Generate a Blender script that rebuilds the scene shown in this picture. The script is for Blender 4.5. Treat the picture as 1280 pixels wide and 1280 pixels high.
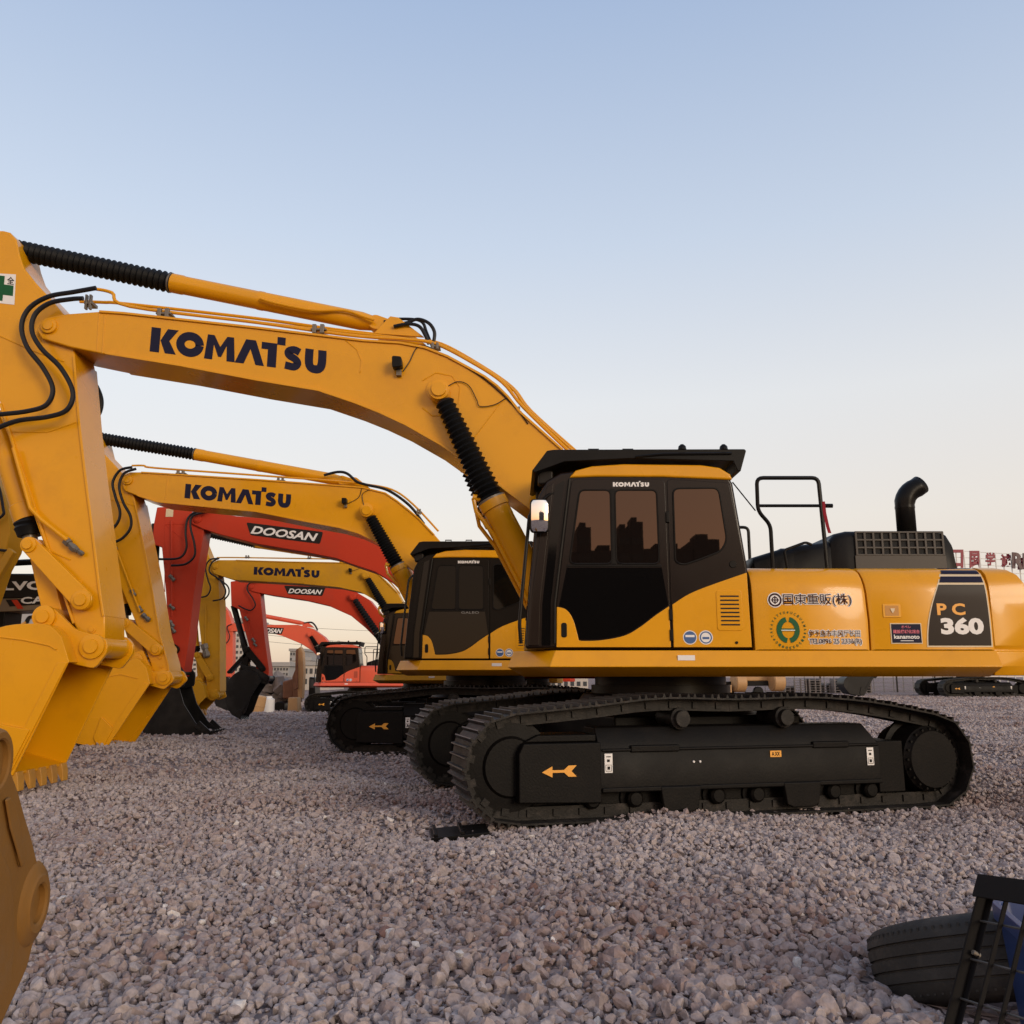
import bpy, bmesh, math, random
import numpy as np
from mathutils import Vector, Matrix
rad = math.radians
scene = bpy.context.scene
C = scene.collection
for o in list(bpy.data.objects):
    bpy.data.objects.remove(o)
random.seed(5)

# ------------------------------------------------------------------ camera, sky, sun, exposure
FPX, PITCH, CAMH = 1100.0, rad(10.6), 1.16
cd = bpy.data.cameras.new("camera")
cam = bpy.data.objects.new("camera", cd); C.objects.link(cam)
cam.location = (0, 0, CAMH); cam.rotation_euler = (rad(90) + PITCH, 0, 0)
cd.sensor_width = 36; cd.lens = FPX / 1280 * 36; cd.clip_end = 3000; cd.clip_start = 0.05
scene.camera = cam

SUN_EL, SUN_AZ = rad(14), rad(143)          # azimuth clockwise from +Y: the sun sits low behind the camera, to the right
world = bpy.data.worlds.new("World"); scene.world = world
world.use_nodes = True
nt = world.node_tree; nt.nodes.clear()
N = nt.nodes.new
out = N("ShaderNodeOutputWorld"); add = N("ShaderNodeAddShader")
bg1 = N("ShaderNodeBackground"); bg2 = N("ShaderNodeBackground")
sky = N("ShaderNodeTexSky"); sky.sky_type = 'NISHITA'; sky.sun_disc = False
sky.sun_elevation = SUN_EL; sky.sun_rotation = SUN_AZ
bg1.inputs[1].default_value = 0.05
nt.links.new(sky.outputs[0], bg1.inputs[0])
tc = N("ShaderNodeTexCoord"); sep = N("ShaderNodeSeparateXYZ")
nt.links.new(tc.outputs["Generated"], sep.inputs[0])
def ramp(stops):
    r = N("ShaderNodeValToRGB"); e = r.color_ramp.elements
    r.color_ramp.interpolation = 'EASE' if False else 'LINEAR'
    while len(e) < len(stops): e.new(0.5)
    for k, (p, c) in enumerate(stops):
        e[k].position = p; e[k].color = (*c, 1)
    nt.links.new(sep.outputs[2], r.inputs[0])
    return r
front = ramp([(0.0, (.52, .37, .305)), (.06, (.63, .47, .39)), (.17, (.71, .61, .52)), (.30, (.69, .665, .64)), (.46, (.52, .575, .665)), (.66, (.34, .43, .60)), (1, (.24, .33, .52))])
back = ramp([(0.0, (1.05, .50, .26)), (.10, (1.15, .62, .34)), (.22, (1.05, .72, .50)), (.45, (.80, .70, .64)), (.7, (.40, .44, .56)), (1, (.22, .31, .50))])
mr = N("ShaderNodeMapRange"); mr.interpolation_type = 'SMOOTHSTEP'
mr.inputs[1].default_value = 0.45; mr.inputs[2].default_value = -0.75
nt.links.new(sep.outputs[1], mr.inputs[0])
mix = N("ShaderNodeMix"); mix.data_type = 'RGBA'
nt.links.new(mr.outputs[0], mix.inputs[0]); nt.links.new(front.outputs[0], mix.inputs[6]); nt.links.new(back.outputs[0], mix.inputs[7])
nt.links.new(mix.outputs[2], bg2.inputs[0]); bg2.inputs[1].default_value = 1.0
nt.links.new(bg1.outputs[0], add.inputs[0]); nt.links.new(bg2.outputs[0], add.inputs[1])
nt.links.new(add.outputs[0], out.inputs[0])

sl = bpy.data.lights.new("sun", 'SUN'); sl.energy = 1.4; sl.angle = rad(20); sl.color = (1.0, .86, .68)
sun = bpy.data.objects.new("sun", sl); C.objects.link(sun)
sd = Vector((math.sin(SUN_AZ) * math.cos(SUN_EL), math.cos(SUN_AZ) * math.cos(SUN_EL), math.sin(SUN_EL)))
sun.rotation_euler = sd.to_track_quat('Z', 'Y').to_euler()
scene.view_settings.view_transform = 'Standard'; scene.view_settings.look = 'None'
scene.view_settings.exposure = 0.0; scene.view_settings.gamma = 1.0

# ------------------------------------------------------------------ materials
def mat(name, col, rough=.5, metal=0.0, spec=None, coat=0.0, ior=None, var=0.0, vscale=3.0, bump=0.0, bscale=40.0, rvar=0.0, dirt=None, dscale=1.5, damt=.5):
    m = bpy.data.materials.new(name); m.use_nodes = True
    t = m.node_tree; b = t.nodes["Principled BSDF"]
    b.inputs["Base Color"].default_value = (*col, 1); b.inputs["Roughness"].default_value = rough; b.inputs["Metallic"].default_value = metal
    if ior: b.inputs["IOR"].default_value = ior
    if coat: b.inputs["Coat Weight"].default_value = coat; b.inputs["Coat Roughness"].default_value = .08
    if spec is not None: b.inputs["Specular IOR Level"].default_value = spec
    co = t.nodes.new("ShaderNodeTexCoord")
    if var or rvar or dirt:
        n = t.nodes.new("ShaderNodeTexNoise"); n.inputs["Scale"].default_value = vscale; n.inputs["Detail"].default_value = 5
        t.links.new(co.outputs["Object"], n.inputs["Vector"])
        last = None
        if var:
            mx = t.nodes.new("ShaderNodeMix"); mx.data_type = 'RGBA'
            mx.inputs[6].default_value = (*[c * (1 - var) for c in col], 1); mx.inputs[7].default_value = (*[min(1, c * (1 + var)) for c in col], 1)
            t.links.new(n.outputs[0], mx.inputs[0]); last = mx.outputs[2]
        if dirt:
            n2 = t.nodes.new("ShaderNodeTexNoise"); n2.inputs["Scale"].default_value = dscale; n2.inputs["Detail"].default_value = 9; n2.inputs["Roughness"].default_value = .7
            t.links.new(co.outputs["Object"], n2.inputs["Vector"])
            r = t.nodes.new("ShaderNodeMapRange"); r.inputs[1].default_value = .5; r.inputs[2].default_value = .72; r.inputs[4].default_value = damt
            t.links.new(n2.outputs[0], r.inputs[0])
            mx = t.nodes.new("ShaderNodeMix"); mx.data_type = 'RGBA'; mx.inputs[7].default_value = (*dirt, 1)
            if last: t.links.new(last, mx.inputs[6])
            else: mx.inputs[6].default_value = (*col, 1)
            t.links.new(r.outputs[0], mx.inputs[0]); last = mx.outputs[2]
        if last: t.links.new(last, b.inputs["Base Color"])
        if rvar:
            r = t.nodes.new("ShaderNodeMapRange"); r.inputs[3].default_value = rough - rvar; r.inputs[4].default_value = rough + rvar
            t.links.new(n.outputs[0], r.inputs[0]); t.links.new(r.outputs[0], b.inputs["Roughness"])
    if bump:
        n = t.nodes.new("ShaderNodeTexNoise"); n.inputs["Scale"].default_value = bscale; n.inputs["Detail"].default_value = 4
        t.links.new(co.outputs["Object"], n.inputs["Vector"])
        bp = t.nodes.new("ShaderNodeBump"); bp.inputs["Strength"].default_value = bump; bp.inputs["Distance"].default_value = .01
        t.links.new(n.outputs[0], bp.inputs["Height"]); t.links.new(bp.outputs[0], b.inputs["Normal"])
    return m
YELLOW = mat("yellow_paint", (.67, .300, .003), .28, spec=.28, var=.07, vscale=1.2, rvar=.09, bump=.22, bscale=1.6, dirt=(.53, .230, .008), dscale=2.2, damt=.5, coat=.25)
YELLOW2 = mat("dull_yellow_paint", (.53, .265, .012), .45, spec=.2, var=.08, vscale=1.2, rvar=.10, dirt=(.30, .16, .04), dscale=2.2, damt=.4)
RED = mat("red_paint", (.47, .042, .018), .42, spec=.15, var=.08, vscale=1.3, rvar=.08, dirt=(.25, .06, .04), damt=.3)
ORANGE = mat("orange_red_paint", (.62, .085, .035), .45, var=.08, dirt=(.3, .1, .06), damt=.3)
BLACK = mat("black_paint", (.0065, .0058, .0054), .36, spec=.14, var=.2, rvar=.12, dirt=(.018, .015, .013), damt=.35)
TRACKBLK = mat("track_black", (.0055, .0048, .0045), .48, spec=.10, var=.3, rvar=.14, bump=.15, bscale=60, dirt=(.014, .011, .0095), dscale=4, damt=.5)
SHOE = mat("track_shoe_steel", (.013, .0115, .0105), .5, spec=.18, var=.3, vscale=6, rvar=.12, bump=.2, bscale=80, dirt=(.075, .062, .055), dscale=9, damt=.6)
EDGE = mat("worn_grouser_edge", (.10, .088, .08), .45, metal=.3, var=.4, vscale=20)
CABBLK = mat("cab_brown_black", (.011, .0065, .005), .2, spec=.24, var=.1, rvar=.05)
GLASS = mat("tinted_glass", (.005, .0035, .003), .012, ior=1.70, bump=.010, bscale=2.0)
GLASS.node_tree.nodes["Principled BSDF"].inputs["Specular Tint"].default_value = (1.0, .66, .50, 1)
CABBLK2 = mat("cab_black", (.010, .008, .0065), .3, spec=.10, var=.1)
LOWGLASS = mat("black_glass", (.0035, .003, .003), .06, ior=1.30)
DARKGLASS = mat("dark_glass", (.004, .0035, .003), .05, ior=1.24)
RUBBER = mat("black_rubber", (.006, .006, .0065), .5, spec=.18, var=.2, rvar=.1)
HOSE = mat("hose_rubber", (.010, .010, .012), .45, spec=.25, var=.2)
CHROME = mat("zinc_fitting", (.17, .15, .125), .42, metal=.5, var=.25, vscale=30, dirt=(.12, .09, .06), dscale=30, damt=.8)
NAVY = mat("navy_decal", (.012, .012, .032), .5, spec=.12)
GREYLET = mat("grey_lettering", (.20, .19, .18), .5)
WHITE = mat("white_decal", (.72, .70, .68), .45)
CREAM = mat("cream_decal", (.62, .50, .33), .45)
ORANGEDEC = mat("orange_decal", (.75, .33, .03), .45)
GREEN = mat("green_decal", (.006, .085, .028), .45, spec=.2)
BLUE = mat("blue_decal", (.03, .09, .25), .4)
PINK = mat("pink_decal", (.60, .10, .16), .45)
DARKDEC = mat("dark_panel_decal", (.020, .013, .011), .30, spec=.12)
DARKLET = mat("dark_lettering", (.035, .014, .02), .5, spec=.1)
HOLE = mat("dark_recess", (.003, .003, .003), .8)
MIRROR = mat("mirror_glass", (.85, .83, .80), .04, metal=1.0)
LAMPGL = mat("lamp_lens", (.55, .55, .52), .15, coat=.5)
BUCKBLK = mat("black_bucket_paint", (.009, .009, .0095), .42, spec=.2, var=.3, rvar=.1, dirt=(.05, .045, .04), damt=.4)
TAN = mat("tan_paint", (.42, .24, .10), .6, var=.15, dirt=(.25, .15, .08))
RUST = mat("rusty_steel", (.20, .085, .04), .75, var=.3, vscale=5, dirt=(.10, .05, .03))
GREYDK = mat("dark_grey_paint", (.017, .015, .014), .4, spec=.15, var=.1)
TAUPE = mat("taupe_paint", (.19, .14, .09), .5, var=.1)
WORN = mat("worn_bucket_paint", (.22, .105, .024), .55, spec=.15, var=.15, vscale=4, rvar=.1, bump=.15, bscale=30, dirt=(.20, .115, .05), dscale=6, damt=.6)
STEEL = mat("worn_tooth_paint", (.46, .22, .025), .5, var=.25, vscale=8, dirt=(.2, .1, .04))
TYRE = mat("dusty_tyre_rubber", (.034, .032, .030), .7, spec=.2, var=.3, vscale=8, bump=.25, bscale=50, dirt=(.10, .085, .07), dscale=6, damt=.5)
BLUEPL = mat("blue_plastic", (.010, .030, .115), .4, var=.2, vscale=5, dirt=(.04, .05, .09), damt=.4)
REDCL = mat("red_cloth", (.35, .015, .03), .8)
REDLET = mat("red_letter_paint", (.22, .02, .04), .55)
CONC = mat("pale_render", (.46, .42, .38), .8, var=.1, vscale=.2)
CONC2 = mat("grey_render", (.30, .29, .28), .8, var=.1, vscale=.2)
WINDK = mat("dark_window", (.05, .055, .06), .2)
WHITEP = mat("white_paint", (.62, .60, .57), .5, var=.1)
FARDK = mat("dusk_tower_render", (.10, .085, .075), .8, var=.15, vscale=.2)
WIRE = mat("wire_metal", (.10, .095, .09), .5, metal=.5)

# ------------------------------------------------------------------ mesh helpers
cs, sn = math.cos(PITCH), math.sin(PITCH)
def at(px, py, Y):
    """point in the plane at distance Y that the photograph shows at (px, py)"""
    a = (640 - py) / FPX
    d = Vector(((px - 640) / FPX, cs - a * sn, sn + a * cs))
    return d * (Y / d.y) + Vector((0, 0, CAMH))
def spl(pts, n=6, closed=False):
    """Catmull-Rom through the points"""
    P = [Vector(p) for p in pts]; m = len(P); outp = []
    rng = range(m) if closed else range(m - 1)
    for i in rng:
        if closed: p0, p1, p2, p3 = P[i - 1], P[i], P[(i + 1) % m], P[(i + 2) % m]
        else: p0, p1, p2, p3 = P[max(i - 1, 0)], P[i], P[i + 1], P[min(i + 2, m - 1)]
        for k in range(n):
            t = k / n
            outp.append(.5 * ((2 * p1) + (p2 - p0) * t + (2 * p0 - 5 * p1 + 4 * p2 - p3) * t * t + (3 * p1 - p0 - 3 * p2 + p3) * t ** 3))
    if not closed: outp.append(P[-1])
    return outp
class MB:
    def __init__(s): s.v = []; s.f = []
    def face(s, pts):
        i = len(s.v); s.v += [tuple(p) for p in pts]; s.f.append(tuple(range(i, i + len(pts)))); return s
    def box(s, x0, x1, y0, y1, z0, z1, rot=None, org=None):
        i = len(s.v)
        P = [Vector((x, y, z)) for x in (x0, x1) for y in (y0, y1) for z in (z0, z1)]
        if rot is not None: P = [rot @ p for p in P]
        if org is not None: P = [p + Vector(org) for p in P]
        s.v += [tuple(p) for p in P]
        s.f += [tuple(i + k for k in q) for q in ((0, 1, 3, 2), (4, 6, 7, 5), (0, 4, 5, 1), (2, 3, 7, 6), (0, 2, 6, 4), (1, 5, 7, 3))]
        return s
    def prism(s, poly, y0, y1):
        """poly in (x, z), from y0 to y1"""
        n = len(poly); i = len(s.v)
        s.v += [(p[0], y0, p[1]) for p in poly] + [(p[0], y1, p[1]) for p in poly]
        s.f.append(tuple(range(i, i + n))); s.f.append(tuple(reversed(range(i + n, i + 2 * n))))
        for k in range(n):
            l = (k + 1) % n
            s.f.append((i + k, i + n + k, i + n + l, i + l))
        return s
    def loft(s, rings, cap=True, closed=True):
        n = len(rings[0]); i = len(s.v)
        for r in rings: s.v += [tuple(p) for p in r]
        for a in range(len(rings) - 1):
            for k in range(n if closed else n - 1):
                l = (k + 1) % n
                s.f.append((i + a * n + k, i + a * n + l, i + (a + 1) * n + l, i + (a + 1) * n + k))
        if cap and closed:
            s.f.append(tuple(reversed(range(i, i + n)))); e = i + (len(rings) - 1) * n
            s.f.append(tuple(range(e, e + n)))
        return s
    def tube(s, pts, r, seg=8, cap=True):
        P = [Vector(p) for p in pts]; rings = []
        up = None
        for k, p in enumerate(P):
            d = (P[min(k + 1, len(P) - 1)] - P[max(k - 1, 0)]).normalized()
            if up is None:
                up = d.orthogonal().normalized()
            else:
                up = (up - d * up.dot(d))
                up = up.normalized() if up.length > 1e-6 else d.orthogonal().normalized()
            w = d.cross(up)
            rr = r[k] if isinstance(r, (list, tuple)) else r
            rings.append([p + (up * math.cos(a) + w * math.sin(a)) * rr for a in [2 * math.pi * q / seg for q in range(seg)]])
        return s.loft(rings, cap)
    def lathe(s, p0, p1, prof, seg=20, cap=True):
        """prof = (t along p0->p1 in 0..1, radius)"""
        p0, p1 = Vector(p0), Vector(p1); d = (p1 - p0); dn = d.normalized()
        up = dn.orthogonal().normalized(); w = dn.cross(up)
        rings = [[p0 + d * t + (up * math.cos(a) + w * math.sin(a)) * r for a in [2 * math.pi * q / seg for q in range(seg)]] for t, r in prof]
        return s.loft(rings, cap)
    def build(s, name, m, parent=None, bevel=0.0, smooth=35, segs=2, solid=0.0, rotz=0.0):
        me = bpy.data.meshes.new(name); me.from_pydata(s.v, [], s.f); me.update()
        bm = bmesh.new(); bm.from_mesh(me); bmesh.ops.recalc_face_normals(bm, faces=bm.faces); bm.to_mesh(me); bm.free()
        me.materials.append(m)
        if smooth:
            me.shade_smooth(); me.set_sharp_from_angle(angle=rad(smooth))
        o = bpy.data.objects.new(name, me); C.objects.link(o)
        if parent is not None: o.parent = parent
        if rotz: o.rotation_euler.z = rotz
        if solid:
            md = o.modifiers.new("solid", 'SOLIDIFY'); md.thickness = solid; md.offset = 0
        if bevel:
            md = o.modifiers.new("bevel", 'BEVEL'); md.width = bevel; md.segments = segs; md.limit_method = 'ANGLE'; md.angle_limit = rad(40); md.harden_normals = True
        return o
def tag(o, label=None, cat=None, group=None, kind=None):
    if label: o["label"] = label
    if cat: o["category"] = cat
    if group: o["group"] = group
    if kind: o["kind"] = kind
    return o
def empty(name, loc, label, cat, group=None, rz=0.0, s=1.0):
    o = bpy.data.objects.new(name, None); C.objects.link(o); o.location = loc; o.rotation_euler.z = rz; o.scale = (s, s, s)
    o.empty_display_size = .3
    return tag(o, label, cat, group)
def circ(cx, cz, r, n=20): return [(cx + r * math.cos(2 * math.pi * k / n), cz + r * math.sin(2 * math.pi * k / n)) for k in range(n)]
def rrect(x0, x1, z0, z1, r, n=4):
    P = []
    for cx, cz, a in ((x1 - r, z1 - r, 0), (x0 + r, z1 - r, 90), (x0 + r, z0 + r, 180), (x1 - r, z0 + r, 270)):
        for k in range(n + 1):
            t = rad(a + 90 * k / n); P.append((cx + r * math.cos(t), cz + r * math.sin(t)))
    return P
def roundpoly(P, r, n=4):
    """round the corners of a polygon"""
    outp = []; m = len(P)
    for i in range(m):
        a, b, c = Vector(P[i - 1]), Vector(P[i]), Vector(P[(i + 1) % m])
        ra = min(r, (a - b).length * .45, (c - b).length * .45)
        p, q = b + (a - b).normalized() * ra, b + (c - b).normalized() * ra
        for k in range(n + 1):
            t = k / n; outp.append(tuple(p * (1 - t) ** 2 + b * 2 * t * (1 - t) + q * t * t))
    return outp
def capsule(p, q, r1, r2, n=10):
    p, q = Vector(p), Vector(q); a0 = math.atan2(q[1] - p[1], q[0] - p[0])
    P = [(p[0] + r1 * math.cos(a0 + math.pi / 2 + math.pi * k / n), p[1] + r1 * math.sin(a0 + math.pi / 2 + math.pi * k / n)) for k in range(n + 1)]
    P += [(q[0] + r2 * math.cos(a0 - math.pi / 2 + math.pi * k / n), q[1] + r2 * math.sin(a0 - math.pi / 2 + math.pi * k / n)) for k in range(n + 1)]
    return P

# ------------------------------------------------------------------ lettering
def text_geo(body, bold=0.0, shear=0.0):
    c = bpy.data.curves.new("lettering", 'FONT'); c.body = body; c.offset = bold; c.shear = shear; c.resolution_u = 3
    o = bpy.data.objects.new("lettering", c); C.objects.link(o)
    me = bpy.data.meshes.new_from_object(o.evaluated_get(bpy.context.evaluated_depsgraph_get()))
    V = [tuple(v.co[:2]) for v in me.vertices]; Fc = [tuple(p.vertices) for p in me.polygons]
    bpy.data.objects.remove(o); bpy.data.curves.remove(c); bpy.data.meshes.remove(me)
    return norm_geo(V, Fc)
def norm_geo(V, Fc):
    x0, x1 = min(v[0] for v in V), max(v[0] for v in V); y0, y1 = min(v[1] for v in V), max(v[1] for v in V)
    return [((v[0] - x0) / (x1 - x0), (v[1] - y0) / (y1 - y0)) for v in V], Fc
def ribbon(V, Fc, pts, w):
    P = [Vector(p) for p in pts]; i = len(V)
    for k, p in enumerate(P):
        d = (P[min(k + 1, len(P) - 1)] - P[max(k - 1, 0)]).normalized(); n = Vector((-d.y, d.x)) * w / 2
        V += [tuple(p + n), tuple(p - n)]
    for k in range(len(P) - 1): Fc.append((i + 2 * k, i + 2 * k + 1, i + 2 * k + 3, i + 2 * k + 2))
def bold_word():
    """the heavy maker's lettering on the yellow booms"""
    V, Fc = [], []
    def poly(P, dx):
        i = len(V); V.extend((p[0] + dx, p[1]) for p in P); Fc.append(tuple(range(i, i + len(P))))
    x = 0
    poly([(0, 0), (0, 1), (.38, 1), (.38, 0)], x); poly([(.40, .5), (.66, 1), (1.10, 1), (.76, .52), (1.06, 0), (.62, 0)], x); x += 1.04
    ribbon(V, Fc, [(x + .56 + .39 * math.cos(2 * math.pi * k / 28), .49 + .34 * math.sin(2 * math.pi * k / 28)) for k in range(29)], .34); x += 1.16
    poly([(0, 0), (.09, 1), (.36, 1), (.36, .62), (.33, 0)], x); poly([(.36, 1), (.62, .55), (.88, 1), (.88, .62), (.68, .14), (.56, .14), (.36, .62)], x); poly([(.88, 1), (1.15, 1), (1.24, 0), (.91, 0), (.88, .62)], x); x += 1.24
    poly([(0, 0), (.40, 1), (.60, 1), (.60, .62), (.36, 0)], x); poly([(.60, 1), (.80, 1), (1.18, 0), (.84, 0), (.60, .62)], x); x += 1.0
    poly([(-.02, .70), (-.02, .98), (.60, .98), (.60, .70)], x + .06); poly([(.24, 0), (.24, .70), (.60, .70), (.60, 0)], x + .06); poly([(.60, .94), (.60, 1.26), (.93, 1.26), (.93, .94)], x + .06); x += .84
    ribbon(V, Fc, [Vector((x + .08, 0)) + Vector(p[:2]) for p in spl([(.66, .74, 0), (.44, .82, 0), (.22, .74, 0), (.24, .58, 0), (.50, .44, 0), (.60, .28, 0), (.46, .13, 0), (.10, .16, 0)], 5)], .30); x += .88
    ribbon(V, Fc, [Vector((x + .08, 0)) + Vector(p[:2]) for p in spl([(.17, .94, 0), (.17, .42, 0), (.25, .20, 0), (.43, .14, 0), (.61, .20, 0), (.69, .42, 0), (.69, .94, 0)], 5)], .33)
    return norm_geo(V, Fc)
GEO = {}
def geo(key, *a):
    k = (key,) + a
    if k not in GEO: GEO[k] = bold_word() if key == '#bold' else text_geo(key, *a)
    return GEO[k]
def stamp(g, p00, p10, p01, off=(0, 0, 0), mb=None):
    """lay unit lettering on the plane p00-p10-p01"""
    mb = mb or MB(); p00, p10, p01, off = Vector(p00), Vector(p10), Vector(p01), Vector(off); i = len(mb.v)
    mb.v += [tuple(p00 + (p10 - p00) * x + (p01 - p00) * y + off) for x, y in g[0]]
    mb.f += [tuple(i + k for k in f) for f in g[1]]
    return mb
def disc(mb, c, r, y, n=24, r0=0.0):
    i = len(mb.v)
    if r0 == 0: mb.face([(c[0] + r * math.cos(2 * math.pi * k / n), y, c[1] + r * math.sin(2 * math.pi * k / n)) for k in range(n)])
    else:
        for k in range(n):
            a = 2 * math.pi * k / n; mb.v += [(c[0] + r * math.cos(a), y, c[1] + r * math.sin(a)), (c[0] + r0 * math.cos(a), y, c[1] + r0 * math.sin(a))]
        for k in range(n):
            l = (k + 1) % n; mb.f.append((i + 2 * k, i + 2 * l, i + 2 * l + 1, i + 2 * k + 1))
    return mb

# ------------------------------------------------------------------ ground and gravel
def hills(x, y):
    x = np.asarray(x, float); y = np.asarray(y, float)
    def ss(a, b, v):
        t = np.clip((v - a) / (b - a), 0, 1); return t * t * (3 - 2 * t)
    n = .036 * np.sin(1.1 * x + .7 * y + 1) * np.sin(.8 * y - .6 * x + 2) + .030 * np.sin(2.3 * x - 1.1 * y) * np.sin(1.9 * y + .5) + .022 * np.sin(4.1 * x + 2.0 * y) * np.sin(3.7 * y - 1.3 * x)
    n = n + .05 * np.exp(-(((x - 1.6) / 1.6) ** 2 + ((y - 6.4) / .55) ** 2))
    far = ss(28, 39, y) * (1 - ss(-1, 9, x - .10 * y))
    mid = .06 * ss(11, 14, y) * (1 - ss(18, 22, y))
    return n * (1 - .6 * ss(20, 40, y)) + mid - .46 * far
def axis_lin(a, b, d0, k):
    v = [a]
    while v[-1] < b: v.append(v[-1] + d0 + k * abs(v[-1]))
    return v
ys = [-400, -200, -120, -60, -30, -15, -8] + axis_lin(-4, 2500, .16, .03)
xp = axis_lin(0, 2500, .2, .035); xs = [-v for v in reversed(xp[1:])] + xp
X, Y = np.meshgrid(np.array(xs), np.array(ys)); Z = hills(X, Y)
gb = MB(); gb.v = list(zip(X.ravel().tolist(), Y.ravel().tolist(), Z.ravel().tolist())); w = len(xs)
gb.f = [(j * w + i, j * w + i + 1, (j + 1) * w + i + 1, (j + 1) * w + i) for j in range(len(ys) - 1) for i in range(w - 1)]
gm = bpy.data.materials.new("crushed_stone_ground"); gm.use_nodes = True
t = gm.node_tree; b = t.nodes["Principled BSDF"]; b.inputs["Roughness"].default_value = .95; b.inputs["Specular IOR Level"].default_value = .05
co = t.nodes.new("ShaderNodeTexCoord")
def tn(kind, **kw):
    n = t.nodes.new(kind)
    for k, v in kw.items(): n.inputs[k].default_value = v
    return n
v1 = tn("ShaderNodeTexVoronoi", Scale=13.0); t.links.new(co.outputs["Object"], v1.inputs["Vector"])
v2 = tn("ShaderNodeTexVoronoi", Scale=13.0); v2.feature = 'DISTANCE_TO_EDGE'; t.links.new(co.outputs["Object"], v2.inputs["Vector"])
n1 = tn("ShaderNodeTexNoise", Scale=.35, Detail=6.0); t.links.new(co.outputs["Object"], n1.inputs["Vector"])
cr = t.nodes.new("ShaderNodeValToRGB"); e = cr.color_ramp.elements
e[0].color = (.23, .175, .16, 1); e[1].color = (.44, .355, .335, 1)
sepc = t.nodes.new("ShaderNodeSeparateColor"); t.links.new(v1.outputs["Color"], sepc.inputs[0]); t.links.new(sepc.outputs[0], cr.inputs[0])
mxr = t.nodes.new("ShaderNodeMix"); mxr.data_type = 'RGBA'; mxr.blend_type = 'MULTIPLY'; mxr.inputs[7].default_value = (.70, .54, .50, 1)
mp = t.nodes.new("ShaderNodeMapRange"); mp.inputs[1].default_value = .5; mp.inputs[2].default_value = .72; t.links.new(n1.outputs[0], mp.inputs[0]); t.links.new(mp.outputs[0], mxr.inputs[0])
t.links.new(cr.outputs[0], mxr.inputs[6])
n3 = tn("ShaderNodeTexNoise", Scale=2.2, Detail=8.0, Roughness=.75); t.links.new(co.outputs["Object"], n3.inputs["Vector"])
mp3 = t.nodes.new("ShaderNodeMapRange"); mp3.inputs[1].default_value = .35; mp3.inputs[2].default_value = .65; mp3.inputs[3].default_value = .62; mp3.inputs[4].default_value = 1.2; t.links.new(n3.outputs[0], mp3.inputs[0])
mx3 = t.nodes.new("ShaderNodeMix"); mx3.data_type = 'RGBA'; mx3.blend_type = 'MULTIPLY'; mx3.inputs[0].default_value = 1
t.links.new(mxr.outputs[2], mx3.inputs[6]); t.links.new(mp3.outputs[0], mx3.inputs[7])
t.links.new(mx3.outputs[2], b.inputs["Base Color"])
mpe = t.nodes.new("ShaderNodeMapRange"); mpe.inputs[2].default_value = .35; t.links.new(v2.outputs[0], mpe.inputs[0])
bp = t.nodes.new("ShaderNodeBump"); bp.inputs["Strength"].default_value = .9; bp.inputs["Distance"].default_value = .05; t.links.new(mpe.outputs[0], bp.inputs["Height"]); t.links.new(bp.outputs[0], b.inputs["Normal"])
ground = gb.build("ground", gm, smooth=180); tag(ground, kind="structure")

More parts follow.
